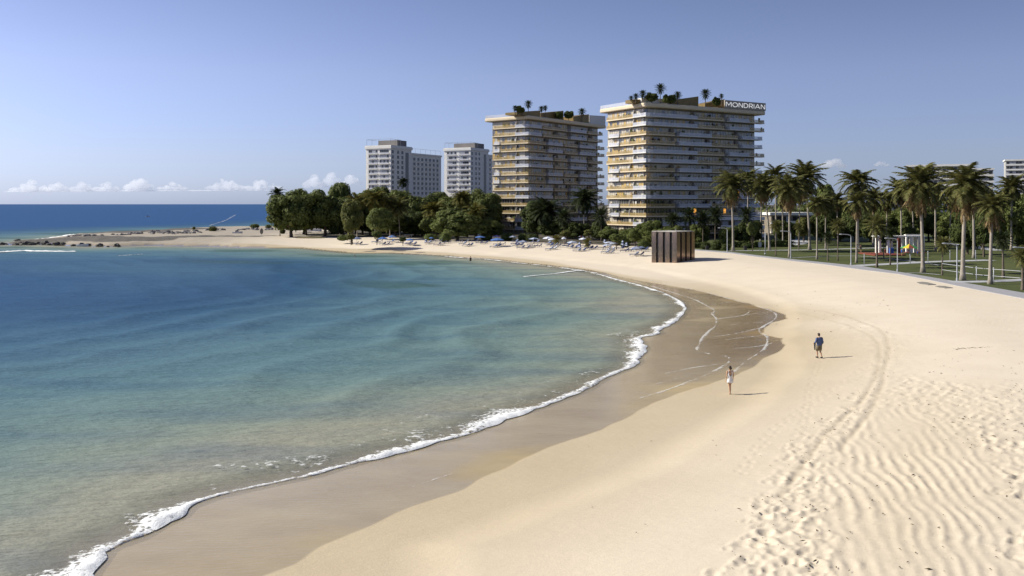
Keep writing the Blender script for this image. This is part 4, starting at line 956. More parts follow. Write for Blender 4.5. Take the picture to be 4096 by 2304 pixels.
b=cityblock('city_block','wide pale building rising behind the two widest palms',3630,3852,430,660,R(-25),14,9,3.1,CITYW,1)
cityblock('city_block','lower pale wing stepping down right of the wide pale building',3850,3958,440,674,R(-25),14,8,3.1,CITYW,2)
cityblock('city_block','tall pale block cut by the frame\'s edge',4023,4200,560,638,R(-25),16,12,3.0,CITYW,3)
cityblock('city_block','low beige annex with flat roof behind the left palm cluster',3085,3250,300,850,R(2),12,3,2.9,CORE,4)
cityblock('city_block','long low white building seen between park trees',3560,3990,380,815,R(0),12,4,2.9,CITYW,6)
cityblock('podium_building','low terraced podium at the taller hotel\'s right end',2885,3052,262,868,R(4),9,4,2.5,CORE,5)

# ------------------------------------------------------------------ mirrored cube on the beach
MIR=mat('bronze_mirror',(.42,.295,.215),(.33,.23,.17),.25,.15,1.0); MIR.node_tree.nodes['Principled BSDF'].inputs['Roughness'].default_value=.16; SLOT=mat('dark_slot',(.008,.008,.009),(.012,.012,.013),1,.35)
def cube():
    X,Y,z=atg(2707,1052); a=R(44); t=thing('mirrored_cube','bronze mirrored cube pavilion with dark vertical slots on the sand','pavilion',(X,Y,z),a); s_=5.5; h=(1052-929)/F*Y
    mb=MB(); mb.box(.16,.16,-.2,s_-.16,s_-.16,h-.12); mb.build('dark_core',SLOT,t)
    pw=[.98]*4; n=4; gap=(s_-4*.98)/3
    for k in range(4):
        o=k*(.98+gap); j=random.uniform(-.02,.02)
        p_=MB(); p_.box(o if k else 0,-.02,-.2,o+.98,.13,h+j); p_.build('mirror_panel',MIR,t)
        p_=MB(); p_.box(-.02,(o if k else .135),-.2,.13,o+.98,h+j); p_.build('mirror_panel',MIR,t)
        p_=MB(); p_.box(s_-.13,o if k else .14,-.2,s_,o+.98,h+j); p_.build('mirror_panel',MIR,t)
        p_=MB(); p_.box(o+.02 if k else .14,s_-.13,-.2,min(o+.96,s_-.14),s_,h+j); p_.build('mirror_panel',MIR,t)
    r=MB(); r.box(-.2,.14,h+.03,s_-.2,s_-.2,h+.13); r.tube([(2.5,2,h+.1),(2.5,2,h+.55)],.05,6); r.build('roof_plate',FRAME,t)
cube()

# ------------------------------------------------------------------ beach umbrellas and loungers
UM={'blue':mat('blue_canopy',(.075,.16,.40),(.06,.13,.34),2,.7),'slate':mat('slate_canopy',(.16,.19,.30),(.13,.16,.25),2,.7),'pale':mat('pale_canopy',(.52,.56,.66),(.40,.45,.58),4,.7),'grey':mat('grey_canopy',(.36,.38,.45),(.30,.32,.38),3,.7),
    'red':mat('red_canopy',(.40,.035,.05),(.33,.03,.04),3,.7),'purple':mat('purple_canopy',(.12,.07,.28),(.09,.05,.2),3,.7),'white':mat('white_canopy',(.72,.72,.74),(.64,.65,.7),3,.7),'navy':mat('navy_cloth',(.035,.05,.14),(.025,.04,.11),3,.8)}
WOODP=mat('wood_pole',(.45,.40,.33),(.35,.3,.25),3,.6); LEGM=mat('lounger_frame',(.40,.40,.42),(.3,.3,.33),3,.5)
def canopy_mesh(c1,c2):
    mb=MB(); n=8; top=(0,0,2.45); rim=[(1.3*math.cos(2*math.pi*(k+.5)/n),1.3*math.sin(2*math.pi*(k+.5)/n),1.93) for k in range(n)]
    mid=[(x_*.5,y_*.5,2.26) for x_,y_,_ in rim]; low=[(x_*1.01,y_*1.01,1.74) for x_,y_,_ in rim]
    for k in range(n):
        j=(k+1)%n; mi=k%2
        mb.add([top,mid[k],mid[j]],[(0,1,2)],mi); mb.quad(mid[k],rim[k],rim[j],mid[j],mi); mb.quad(rim[k],low[k],low[j],rim[j],mi)
    mb.tube([(0,0,2.45),(0,0,2.58)],.05,6,0); return mb.mesh('canopy',[c1,c2])
def closed_mesh(c1,c2):
    mb=MB(); z=[2.5,2.3,1.9,1.5,1.15,1.05]; r=[.03,.14,.24,.29,.36,.12]
    for i in range(5):
        A_=[(r[i]*(1 if k%2 else .75)*math.cos(k*math.pi/6),r[i]*(1 if k%2 else .75)*math.sin(k*math.pi/6),z[i]) for k in range(12)]
        B_=[(r[i+1]*(1 if k%2 else .75)*math.cos(k*math.pi/6),r[i+1]*(1 if k%2 else .75)*math.sin(k*math.pi/6),z[i+1]) for k in range(12)]
        mb.rings([A_,B_],i%2)
    return mb.mesh('canopy',[c1,c2])
pm=MB(); pm.tube([(0,0,-.3),(0,0,2.4)],.035,6); pm.tube([(0,0,0),(0,0,.08)],[.22,.18],8); POLE=pm.mesh('pole',WOODP)
CAN={}
UMB=[(1427,947,980,39,'slate','slate','blue grey umbrella standing farthest toward the spit'),(1531,947,978,39,'blue','blue','bright blue umbrella behind two dark chairs'),(1569,940,972,36,'blue','slate','blue umbrella set back beside the bright blue one'),
 (1640,953,982,33,'blue','blue','lone blue umbrella beside the tiny dark tree'),(1726,948,966,18,'blue','blue','small blue umbrella half hidden by bushes'),(1890,930,957,34,'blue','blue','vivid blue umbrella highest against the bushes'),
 (1912,934,958,20,'blue','slate','little blue umbrella tucked behind the vivid blue one'),(1921,943,968,40,'blue','blue','mid blue umbrella in front of the vivid blue pair'),(1986,940,965,34,'slate','purple','dark purplish umbrella below the hotel balcony'),
 (1989,951,986,54,'blue','blue','largest light blue umbrella with a wide skirt'),(2052,942,966,30,'grey','slate','grey blue umbrella by the hotel corner bush'),(2092,960,991,40,'slate','grey','slate umbrella with a thin pole out in front'),
 (2135,950,973,40,'pale','slate','pale umbrella with dark scalloped edge'),(2192,946,976,42,'white','pale','white striped umbrella on the left of a pair'),(2210,952,979,36,'pale','white','white striped umbrella on the right of a pair'),
 (2228,936,957,24,'red','white','small red and white umbrella by the hotel wall'),(2255,948,976,22,'white','pale','small white umbrella beside the leafy sapling'),(2289,963,991,42,'pale','grey','pale grey umbrella before the terrace wall'),
 (2301,936,957,26,'red','white','red and white umbrella in the terrace cluster'),(2315,931,956,22,'purple','red','purple umbrella topping the terrace cluster'),(2326,943,960,26,'red','white','lower red and white umbrella in the terrace cluster'),
 (2334,950,977,38,'white','pale','white umbrella below the terrace cluster'),(2436,966,988,38,'grey','pale','upper grey umbrella of a tight trio'),(2430,976,997,42,'pale','grey','lower pale umbrella of a tight trio'),(2455,969,991,34,'grey','grey','rear flat grey umbrella of a tight trio'),
 (2545,984,1025,46,'slate','grey','slate umbrella nearest the mirrored cube'),(2566,985,1006,32,'slate','slate','small slate umbrella behind the one nearest the cube'),(2393,940,960,30,'grey','grey','grey shade umbrella on the terrace, sunless'),(2418,944,962,32,'grey','grey','second grey shade umbrella between the hotels')]
random.seed(5); UPOS=[]
for (px,ty,by,w,c1,c2,lb) in UMB:
    x_,y_,z_=atg(px,by); s_=w/F*y_/2.6; h=(by-ty)/F*y_/2.5
    t=thing('beach_umbrella',lb,'umbrella',(x_,y_,z_),random.uniform(0,.7),'open umbrellas on the far beach'); 
    if (c1,c2) not in CAN: CAN[(c1,c2)]=canopy_mesh(UM[c1],UM[c2])
    o=link('canopy',CAN[(c1,c2)],t); o.scale=(s_,s_,h); o=link('pole',POLE,t); o.scale=(1,1,h); UPOS.append((x_,y_,lb))
for (px,ty,by,lb) in [(1704,955,977,'folded pale blue umbrella among stored chairs'),(2318,967,1004,'folded blue umbrella standing farthest forward alone'),(2360,961,987,'folded striped umbrella beside the young palm'),(2419,957,981,'folded striped umbrella behind the grey trio'),(2491,960,996,'taller folded striped umbrella of a pair'),(2506,969,994,'shorter folded striped umbrella of a pair')]:
    x_,y_,z_=atg(px,by); h=(by-ty)/F*y_/2.5; t=thing('folded_umbrella',lb,'umbrella',(x_,y_,z_),0,'folded umbrellas on the far beach')
    if 'closed' not in CAN: CAN['closed']=closed_mesh(UM['navy'],UM['pale'])
    o=link('canopy',CAN['closed'],t); o.scale=(1.25,1.25,h); o=link('pole',POLE,t); o.scale=(1,1,h*1.03); UPOS.append((x_,y_,lb))
fm=MB()
fm.box(-.32,-1,.26,.32,.35,.31)
for (a,b) in ((-.3,-.9),(.25,-.9),(-.3,.25),(.25,.25)): fm.box(a,b,-.1,a+.05,b+.05,.26)
fm.add([(-.32,.35,.26),(.32,.35,.26),(.32,.95,.76),(-.32,.95,.76),(-.32,.39,.22),(.32,.39,.22),(.32,.99,.72),(-.32,.99,.72)],[(0,1,2,3),(7,6,5,4),(0,4,5,1),(1,5,6,2),(2,6,7,3),(3,7,4,0)])
fm.box(-.3,.8,-.1,-.26,.84,.6); fm.box(.26,.8,-.1,.3,.84,.6); LFR=fm.mesh('frame',LEGM)
cm=MB(); cm.box(-.3,-.98,.313,.3,.33,.39); cm.add([(-.3,.34,.32),(.3,.34,.32),(.3,.93,.80),(-.3,.93,.80),(-.3,.30,.38),(.3,.30,.38),(.3,.89,.86),(-.3,.89,.86)],[(0,3,2,1),(4,5,6,7),(0,1,5,4),(1,2,6,5),(2,3,7,6),(3,0,4,7)])
CUS={k:cm.mesh('cushion',UM[k]) for k in ('navy','blue','slate','grey')}
LO=[(1421,978,'slate'),(1436,979,'slate'),(1500,971,'blue'),(1516,971,'blue'),(1530,980,'navy'),(1545,981,'navy'),(1563,970,'blue'),(1590,969,'slate'),(1632,979,'navy'),(1653,980,'navy'),(1637,976,'blue'),(1712,974,'slate'),(1724,972,'slate'),(1749,982,'navy'),(1767,982,'navy'),(1772,974,'slate'),(1790,973,'slate'),(1755,969,'slate'),(1780,966,'slate'),
 (1838,970,'slate'),(1862,970,'slate'),(1850,979,'slate'),(1865,985,'slate'),(1878,985,'navy'),(1900,969,'navy'),(1918,975,'navy'),(1938,976,'navy'),(1988,981,'navy'),(2008,981,'navy'),(1974,990,'slate'),(1991,989,'slate'),(2058,979,'navy'),(2078,981,'navy'),(2063,986,'navy'),(2081,984,'navy'),(2083,995,'navy'),(2105,995,'navy'),(2060,971,'slate'),
 (2120,974,'slate'),(2145,972,'slate'),(2125,982,'navy'),(2137,990,'navy'),(2152,989,'navy'),(2190,978,'slate'),(2212,978,'navy'),(2200,985,'navy'),(2216,986,'slate'),(2197,1001,'slate'),(2213,999,'grey'),(2228,990,'navy'),(2254,980,'navy'),(2272,980,'slate'),(2284,979,'navy'),(2266,988,'navy'),(2280,993,'navy'),(2299,994,'navy'),
 (2308,1006,'slate'),(2329,1006,'navy'),(2335,989,'navy'),(2347,990,'navy'),(2358,998,'navy'),(2374,998,'navy'),(2408,995,'navy'),(2430,995,'navy'),(2426,1003,'grey'),(2443,1003,'grey'),(2421,1013,'grey'),(2440,1014,'slate'),(2484,998,'navy'),(2498,1008,'navy'),(2519,1007,'navy'),(2536,1023,'slate'),(2557,1024,'navy'),(2550,1003,'navy'),(2577,1004,'navy')]
grp={}
for (px,py,c) in LO:
    x_,y_,z_=atg(px,py); k=min(range(len(UPOS)),key=lambda i:(UPOS[i][0]-x_)**2+((UPOS[i][1]-y_)*.35)**2); grp.setdefault(k,[]).append((px,py,c,x_,y_,z_))
CN={'navy':'navy','blue':'blue','slate':'faded blue','grey':'grey'}
for k,l in grp.items():
    l.sort()
    for i,(px,py,c,x_,y_,z_) in enumerate(l):
        nm=UPOS[k][2].split(' ')
        lb=f"{CN[c]} lounger, {ORD[i] if len(l)>1 else 'single one'} {'from left ' if len(l)>1 else ''}near {' '.join(nm[:11])}"
        lb=' '.join(lb.split(' ')[:16])
        t=thing('sun_lounger',lb,'sun lounger',(x_,y_,z_),R(-75)+random.uniform(-.35,.35),'sun loungers on the far beach'); o=link('frame',LFR,t); o=link('cushion',CUS[c],t)

# ------------------------------------------------------------------ lamp posts, railing, bins, park furniture
def lamp(px,by,ty,label,arm=-1.9,z=PLAT):
    X,Y=at(px,by,z); h=(by-ty)/F*Y; t=thing('street_lamp',label,'lamp post',(X,Y,z+.03),0,'white lamp posts along the promenade')
    mb=MB(); mb.tube([(0,0,0),(0,0,.35),(0,0,.36),(0,0,h-.35)],[.13,.13,.085,.07],8); mb.tube([(0,0,h-.36),(arm*.06,0,h-.1),(arm*.3,0,h)],.065,7); mb.build('post',STEEL,t)
    mb=MB(); mb.tube([(arm*.3,0,h),(arm*.72,0,h+.05)],.055,7); mb.build('arm',STEEL,t)
    mb=MB(); mb.ell((arm*.86,0,h+.05),(abs(arm)*.16,.16,.09),0,10,6); mb.build('lamp_head',STEEL,t)
for a in [(2909,1008,913,'lamp post left of the nearest promenade palm'),(3163,1034,926,'lamp post sharing its foot with a palm'),(3404,1061,939,'lamp post left of the slim double palm'),(3590,1087,955,'lamp post in front of the playground'),(3828,1125,976,'lamp post left of the broad heavy palm'),(4118,1166,992,'lamp post whose arm reaches into the frame edge')]: lamp(*a)
X,Y=at(3061,1019,PLAT); mb=MB(); mb.tube([(0,0,0),(0,0,(1019-930)/F*Y)],[.1,.08],8); mb.tube([(0,0,0),(0,0,.3)],.15,8); tag(mb.build('flagpole',STEEL,None,True,(X,Y,PLAT+.03)),'plain white pole beside the leaning palm','pole')
mb=MB(); g=[at(p_,q_,PLAT) for p_,q_ in ((3769,1103),(3906,1124),(3975,1130),(4092,1140),(4200,1148))]; hr=(1124-1069)/F*at(3906,1124,PLAT)[1]
t=thing('railing','white two bar railing on the lawn by the curved palm','railing',(g[0][0],g[0][1],PLAT+.03))
for i,(a,b) in enumerate(g):
    if i==0: continue
    mb=MB(); mb.tube([(a-g[0][0],b-g[0][1],0),(a-g[0][0],b-g[0][1],hr)],.06,7); mb.ell((a-g[0][0],b-g[0][1],hr),(.1,.1,.1),0,8,5); mb.build('post',STEEL,t,True)
for z_ in (hr*.93,hr*.45):
    mb=MB(); mb.tube([(a-g[0][0],b-g[0][1],z_) for a,b in g],.035,6); mb.build('rail',STEEL,t)
for (px,by,ty,lb) in [(3712,1050,1007,'short white post on the lawn right of the thick palm'),(3800,1045,1004,'slim grey post behind the lamp by the broad palm'),(3903,1044,1004,'slim grey post left of the tree behind the railing'),(3641,1056,1020,'dark sign post on the path junction'),(3457,1060,1018,'slim white post below the playground deck'),(3846,1040,1000,'thin grey post in the middle of the lawn')]:
    X,Y=at(px,by,PLAT); h=(by-ty)/F*Y; mb=MB(); mb.tube([(0,0,0),(0,0,h)],.05,7); mb.ell((0,0,h),(.1,.1,.11),0,8,6); tag(mb.build('bollard_post',STEEL,None,True,(X,Y,PLAT+.03)),lb,'post','slim posts on the lawn')
BIN=mat('bin_dark',(.05,.045,.04),(.035,.03,.03),2,.6)
for (px,by,w,h_,lb) in [(2981,1002,11,18,'dark waste bin beside the white path'),(2829,1000,12,16,'square dark planter bin by the low bush')]:
    X,Y=at(px,by,PLAT); w_=w/F*Y/2; hh=h_/F*Y; t=thing('waste_bin',lb,'bin',(X,Y,PLAT+.03)); mb=MB(); mb.box(-w_,-w_,0,w_,w_,hh*.8); mb.build('body',BIN,t); mb=MB(); mb.box(-w_*1.15,-w_*1.15,hh*.8,w_*1.15,w_*1.15,hh*.88); mb.box(-w_*.8,-w_*.8,hh*.88,w_*.8,w_*.8,hh); mb.build('lid',BIN,t)
X,Y=at(3038,1005,PLAT); mb=MB(); mb.box(-.3,-.06,.9,.3,.06,1.9); mb.tube([(0,.07,0),(0,.07,1.0)],.05,6); tag(mb.build('notice_board',STEEL,None,False,(X+.1,Y,PLAT+.03)),'small white notice board beside the thin young tree','sign')
# playground
REDM=mat('red_deck',(.20,.05,.03),(.16,.04,.025),1,.8); BLUEM=mat('blue_plastic',(.03,.13,.45),(.03,.1,.36),2,.5); YELM=mat('yellow_cloth',(.7,.5,.04),(.6,.42,.04),2,.6); GRNM=mat('green_cloth',(.06,.32,.08),(.05,.26,.07),2,.6)
X0,Y0=at(3458,1018,PLAT); X1,_=at(3624,1024,PLAT); t=thing('playground_deck','red playground deck with white columns on the lawn','playground',(X0,Y0,PLAT+.03)); wd=at(3624,1024,PLAT)[0]-X0
mb=MB(); mb.box(0,-5,0,wd,3,.22); mb.build('deck',REDM,t)
for i in range(9):
    a=2.6+i*1.15; mb=MB(); mb.box(a,1.0+(i%2)*1.2,.221,a+.45,1.3+(i%2)*1.2,3.4); mb.build('column',WALLW,t)
mb=MB(); mb.box(2.4,.8,3.401,12.4,2.8,3.6); mb.build('roof_beam',WALLW,t)
mb=MB(); mb.box(6.7,.2,.221,7.2,.6,3.2); mb.build('orange_panel',REDM,t)
mb=MB(); mb.box(4.8,-.6,.221,5.5,0,1.2); mb.tube([(5.15,-.3,1.2),(5.15,-.3,1.28)],.4,8); mb.build('toy_barrel',BLUEM,t)
X,Y=at(3655,1012,PLAT); t=thing('play_pavilion','small pale column pavilion right of the playground parasol','pavilion',(X,Y,PLAT+.03)); 
mb=MB(); mb.box(-2.2,-1.2,0,2.0,2,.15); mb.build('deck',REDM,t)
for a in (-1.3,-.5,.4,1.2): mb=MB(); mb.box(a,.5,.151,a+.4,.9,3.5); mb.build('column',WALLW,t)
mb=MB(); mb.box(-1.5,.3,3.501,1.8,1.1,3.7); mb.build('roof_beam',WALLW,t)
X,Y=at(3638,1024,PLAT); t=thing('playground_parasol','red green and yellow striped parasol over the playground','parasol',(X,Y,PLAT+.03)); mb=MB(); n=9
for k in range(n):
    a0,a1=2*math.pi*k/n,2*math.pi*(k+1)/n; mb.add([(0,0,2.3),(1.7*math.cos(a0),1.7*math.sin(a0),1.5),(1.7*math.cos(a1),1.7*math.sin(a1),1.5)],[(0,1,2)],k%3)
mb.build('canopy',[REDM,GRNM,YELM],t); mb=MB(); mb.tube([(0,0,0),(0,0,2.3)],.04,6); mb.build('pole',STEEL,t)
# grey mats on the sand by the promenade
matm=mat('grey_mat',(.24,.22,.19),(.19,.175,.15),2,.9)
for (p_,lb) in [([(3666,1131),(3690,1129),(3710,1131),(3745,1140),(3712,1141),(3680,1137)],'flat grey board lying on sand, the one farther from the frame edge'),([(3740,1147),(3755,1145),(3780,1146),(3812,1153),(3780,1154),(3755,1151)],'flat grey board lying on sand nearer the frame edge')]:
    P=[atg(*a) for a in p_]; zt=max(a[2] for a in P)+.06; o=sheet('ground_board',[(a[0],a[1]) for a in P],zt,matm,.12); tag(o,lb,'board','grey boards on the sand')
# oval board, mound, little boat on the spit
X,Y,z_=atg(1046,941); mb=MB(); mb.ell((0,0,1.25),(.55,.08,.95),0,16,10); mb.tube([(0,.05,-.1),(0,.05,.6)],.05,6); tag(mb.build('round_sign',matm,None,True,(X,Y,z_)),'grey oval board standing on the spit sand','sign')
X,Y=at(1245,952,PLAT); mb=MB(); mb.ell((0,0,0),(5.3,3.4,.75),0,24,12,.02); tag(mb.build('sand_mound',mat('mound_soil',(.15,.12,.055),(.09,.075,.035),.8,.9,bump=.4),None,True,(X,Y,PLAT-.35)),'low brown grassy mound in front of the seaward trees','mound')
HULL=mat('boat_white',(.75,.75,.76),(.68,.68,.7),2,.3)
def boat(X,Y,z,L_,rot,label,name='motorboat'):
    t=thing(name,label,'boat',(X,Y,z),rot); mb=MB(); prof=[(-.5,.16),(-.2,.18),(.15,.17),(.35,.11),(.5,.0)]
    up=[];lo=[]
    rg=[]
    for (a,w) in prof: rg.append([(a*L_,-w*L_,.16*L_+max(0,a)*.1*L_),(a*L_,-w*.6*L_,-.02*L_),(a*L_,w*.6*L_,-.02*L_),(a*L_,w*L_,.16*L_+max(0,a)*.1*L_)])
    mb.rings(rg,0,True); mb.build('hull',HULL,t)
    mb=MB(); mb.add([(-.2*L_,-.1*L_,.16*L_),(.12*L_,-.1*L_,.16*L_),(.12*L_,.1*L_,.16*L_),(-.2*L_,.1*L_,.16*L_),(-.18*L_,-.08*L_,.3*L_),(.03*L_,-.08*L_,.3*L_),(.03*L_,.08*L_,.3*L_),(-.18*L_,.08*L_,.3*L_)],[(4,5,6,7),(0,1,5,4),(1,2,6,5),(2,3,7,6),(3,0,4,7)]); mb.build('cabin',DARKW,t)
X,Y=at(591,868); boat(X,Y,.05,4.2,.1,'tiny white boat far out on the sea')
X,Y,z_=atg(330,980); boat(X,Y,z_+.1,3.2,.05,'white dinghy among rocks at the spit\'s waterline','dinghy')
X,Y,z_=atg(950,934); boat(X,Y,z_+.05,3.4,.0,'small dark and white boat drawn up on the spit sand','dinghy')
X,Y=at(1255,925,PLAT); mb=MB(); mb.box(-2.6,-1.5,0,2.6,1.5,2.3); mb.add([(-2.8,-1.7,2.3),(2.8,-1.7,2.3),(2.8,1.7,2.3),(-2.8,1.7,2.3),(-2.8,0,3.0),(2.8,0,3.0)],[(0,1,5,4),(2,3,4,5),(0,4,3),(1,2,5)]); tag(mb.build('beach_hut',WALLW,None,False,(X,Y,PLAT)),'white hut glimpsed under the seaward trees','hut')
X,Y=at(1634,949,PLAT); t=thing('beach_table','white table and benches at the edge of the dark wood','table',(X,Y,PLAT)); mb=MB(); mb.box(-1.2,-.4,.7,1.2,.4,.78); mb.build('tabletop',HULL,t)
for a in (-1.0,.9):
    mb=MB(); mb.box(a,-.35,0,a+.1,.35,.7); mb.build('leg',HULL,t)
# ------------------------------------------------------------------ rocks
ROCKM=mat('spit_rock',(.15,.135,.115),(.06,.055,.05),1.2,.9,bump=.6); STONE=mat('wall_stone',(.28,.26,.25),(.16,.15,.15),1.2,.9,bump=.6)
random.seed(3); RP=[]
for k in range(6):
    mb=MB(); mb.ell((0,0,0),(1,random.uniform(.6,.9),random.uniform(.4,.65)),0,11,8,.27); RP.append(mb.mesh('rock',ROCKM))
def rock(px,py,s,label,group,m=None):
    x_,y_,z_=atg(px,py); z_=max(z_,-.3); o=link('rock',random.choice(RP),None,(x_,y_,z_+s*.15),random.uniform(0,6.28)); o.scale=(s,s,s*random.uniform(.7,1.2))
    if m: matslot(o,m)
    tag(o,label,'rock',group)
for i in range(46):
    px=random.choice((random.uniform(5,130),random.uniform(60,260),random.uniform(180,510))); py=np.interp(px,[5,60,130,260,400,510],[979,978,977,981,985,987])-random.uniform(-1,9)*(1 if px>50 else .3)
    rock(px,py,random.uniform(.35,1.05),'dark jagged rock at the water along the tip of the spit','rocks at the tip of the spit')
rock(468,986,1.15,'largest dark boulder at the spit\'s inner waterline','boulders of the inner waterline'); rock(400,985,.95,'reddish brown boulder left of the largest dark boulder','boulders of the inner waterline'); rock(105,972,1.7,'highest rock heap at the very tip of the spit','boulders of the inner waterline')
for i in range(60):
    px=random.uniform(265,1090); py=np.interp(px,[265,442,600,735,820,950,1090],[947,942,932,927,922,920,919])+random.uniform(-1.5,3)
    rock(px,py,random.uniform(.5,1.2),'grey stone in the low breakwater along the ocean side','stones of the low breakwater',STONE)
for i in range(40):
    px=random.uniform(610,815); py=np.interp(px,[610,815],[936,930])+random.uniform(-4,5)
    rock(px,py,random.uniform(.4,.9),'pale grey stone in the rubble patch on the spit','stones of the rubble patch',STONE)

# ------------------------------------------------------------------ debris on the sand
random.seed(9); deb=mat('seaweed_bits',(.05,.04,.025),(.10,.075,.04),6,.9); mb=MB()
zoneP=[]
def bit(px,py,s):
    x_,y_,z_=atg(px,py); a=random.uniform(0,6.28); l=s*random.uniform(.5,1.6); w=s*random.uniform(.15,.4); c_,s_=math.cos(a),math.sin(a)
    P=[(-l,-w,0),(0,-w*1.4,.0),(l,w,0),(0,w,0),(0,0,w*1.2)]
    mb.add([(x_+a_*c_-b_*s_,y_+a_*s_+b_*c_,z_-.01+z__+.03) for a_,b_,z__ in P],[(0,1,4),(1,2,4),(2,3,4),(3,0,4)])
for i in range(190):
    py=random.uniform(1560,2300); px=np.interp(py,[1560,1739,1877,2000,2138,2300],[3366,3172,3033,2966,2933,2866])+random.uniform(0,1)**1.3*1150
    if px<4150: bit(px,py,random.uniform(.03,.085))
for i in range(110):
    bit(random.uniform(3700,4100),random.uniform(1400,1800),random.uniform(.03,.08))
for i in range(90):
    k=random.choice(((3555,1393),(3548,1435),(3530,1487),(3500,1520),(3449,1594),(3400,1650),(3310,1722),(3227,1833))); bit(k[0]+random.gauss(0,14),k[1]+random.gauss(0,30),random.uniform(.03,.07))
for i in range(45): bit(random.uniform(3080,3560),random.uniform(1160,1330),random.uniform(.05,.11))
for i in range(40): bit(random.uniform(2300,3200),random.uniform(1560,2200) if random.random()<.5 else random.uniform(1070,1130),random.uniform(.02,.06))
for i in range(26): bit(3815+i*6.2,1398-i*.35+random.uniform(-3,3),random.uniform(.05,.1))
tag(mb.build('seaweed_debris',deb),'dark scraps of seaweed and twigs scattered over the dry sand','debris',None,'stuff')

# ------------------------------------------------------------------ people
SKIN=mat('skin',(.52,.32,.20),(.46,.27,.165),6,.5); SKIN2=mat('tanned_skin',(.42,.25,.15),(.36,.20,.12),6,.5); HAIR=mat('dark_hair',(.02,.014,.009),(.035,.022,.014),20,.5)
DRESS=mat('white_dress',(.80,.78,.74),(.74,.72,.69),8,.8); SHIRT=mat('blue_shirt',(.085,.125,.24),(.07,.10,.20),6,.8); SHORTS=mat('khaki_shorts',(.20,.165,.10),(.15,.125,.075),8,.85); BLACK=mat('black_cloth',(.012,.012,.015),(.02,.02,.024),6,.8); EYE=mat('eye',(.02,.015,.01),(.02,.015,.01),5,.2)
def body(parent,J,skin,vox=.011,sex='f'):
    """J: joint name -> position; one continuous surface grown over the joints"""
    mb=MB(); g=lambda n: Vector(J[n])
    w=1.0 if sex=='m' else .88
    mb.ell(g('head'),(.076,.092,.112),0,14,10); mb.ell(g('head')+Vector((0,.03,-.055)),(.055,.062,.062),0,12,8)
    mb.ell(g('head')+J_f*.098+Vector((0,0,-.015)),(.014,.02,.018),0,8,6)
    for s_ in (1,-1): mb.ell(g('head')+J_r*(.078*s_)+Vector((0,0,-.01)),(.012,.02,.03),0,8,6)
    mb.cap(g('head')-Vector((0,0,.07)),g('neck'),.047*w,.055*w)
    ch=(g('shL')+g('shR'))*.5; hp=(g('hpL')+g('hpR'))*.5
    mb.cap(g('neck'),ch-Vector((0,0,.02)),.058*w,.085*w)
    mb.cap(g('shL'),g('shR'),.062*w,.062*w)
    for t_,rx,ry in ((.08,.145,.09),(.25,.155,.11),(.45,.135,.10),(.62,.118,.088),(.8,.14,.10),(1,.15,.11)):
        c=ch.lerp(hp,t_); mb.ell(c,(rx*w*(1 if t_<.7 or sex=='m' else 1.12),ry*w,.10),0,14,8)
    for s_ in 'LR':
        mb.cap(g('sh'+s_),g('el'+s_),.05*w,.038*w); mb.cap(g('el'+s_),g('wr'+s_),.038*w,.025*w)
        mb.cap(g('hp'+s_),g('kn'+s_),.088*w,.056*w); kn,an=g('kn'+s_),g('an'+s_)
        mid=kn.lerp(an,.3)-J_f*.015; mb.cap(kn,mid,.053*w,.056*w); mb.cap(mid,an,.056*w,.034*w)
        toe=g('toe'+s_); mb.cap(an-Vector((0,0,.0)),an.lerp(toe,.35)+Vector((0,0,-.03)),.036*w,.034*w); mb.cap(an.lerp(toe,.35)+Vector((0,0,-.03)),toe,.036*w,.022*w)
        # hand: palm, four fingers, thumb
        el,wr=g('el'+s_),g('wr'+s_); d=(wr-el).normalized(); sd_=J_r*(1 if s_=='R' else -1); fw=(J_f-d*J_f.dot(d)).normalized(); pal=wr+d*.055
        mb.cap(wr,pal+fw*.012,.024,.026); mb.cap(wr+d*.02,pal-fw*.02,.02,.02)
        inw=-sd_
        for k in range(4):
            b0=pal+d*.03+fw*(.03-.02*k); l=(.075,.085,.08,.06)[k]; p1=b0+d*l*.5+inw*.006; p2=p1+d*l*.4+inw*.022
            mb.cap(pal+fw*(.02-.013*k),b0,.011,.0105,8); mb.cap(b0,p1,.0105,.0095,8); mb.cap(p1,p2,.0095,.008,8)
        tb=wr+d*.025+fw*.022; mb.cap(tb,tb+fw*.035+d*.03,.013,.011,8); mb.cap(tb+fw*.035+d*.03,tb+fw*.045+d*.062+inw*.01,.011,.009,8)
    o=mb.build('body',skin,parent,True); r=o.modifiers.new('remesh','REMESH'); r.mode='VOXEL'; r.voxel_size=vox; r.use_smooth_shade=True
    sm=o.modifiers.new('smooth','SMOOTH'); sm.factor=.5; sm.iterations=3
    e=MB()
    for s_ in (1,-1): e.ell(g('head')+J_f*.083+J_r*(.03*s_)+Vector((0,0,.012)),(.012,.01,.008),0,8,6)
    e.build('eyes',EYE,parent)
    return o
J_f=Vector((0,1,0)); J_r=Vector((1,0,0))
def ringpts(c,rx,ry,n=20,fz=None):
    return [(c[0]+rx*math.cos(2*math.pi*k/n),c[1]+ry*math.sin(2*math.pi*k/n),c[2]+(fz(2*math.pi*k/n) if fz else 0)) for k in range(n)]
def solid(o,t=.008): 
    s_=o.modifiers.new('thick','SOLIDIFY'); s_.thickness=t; s_.offset=1; return o
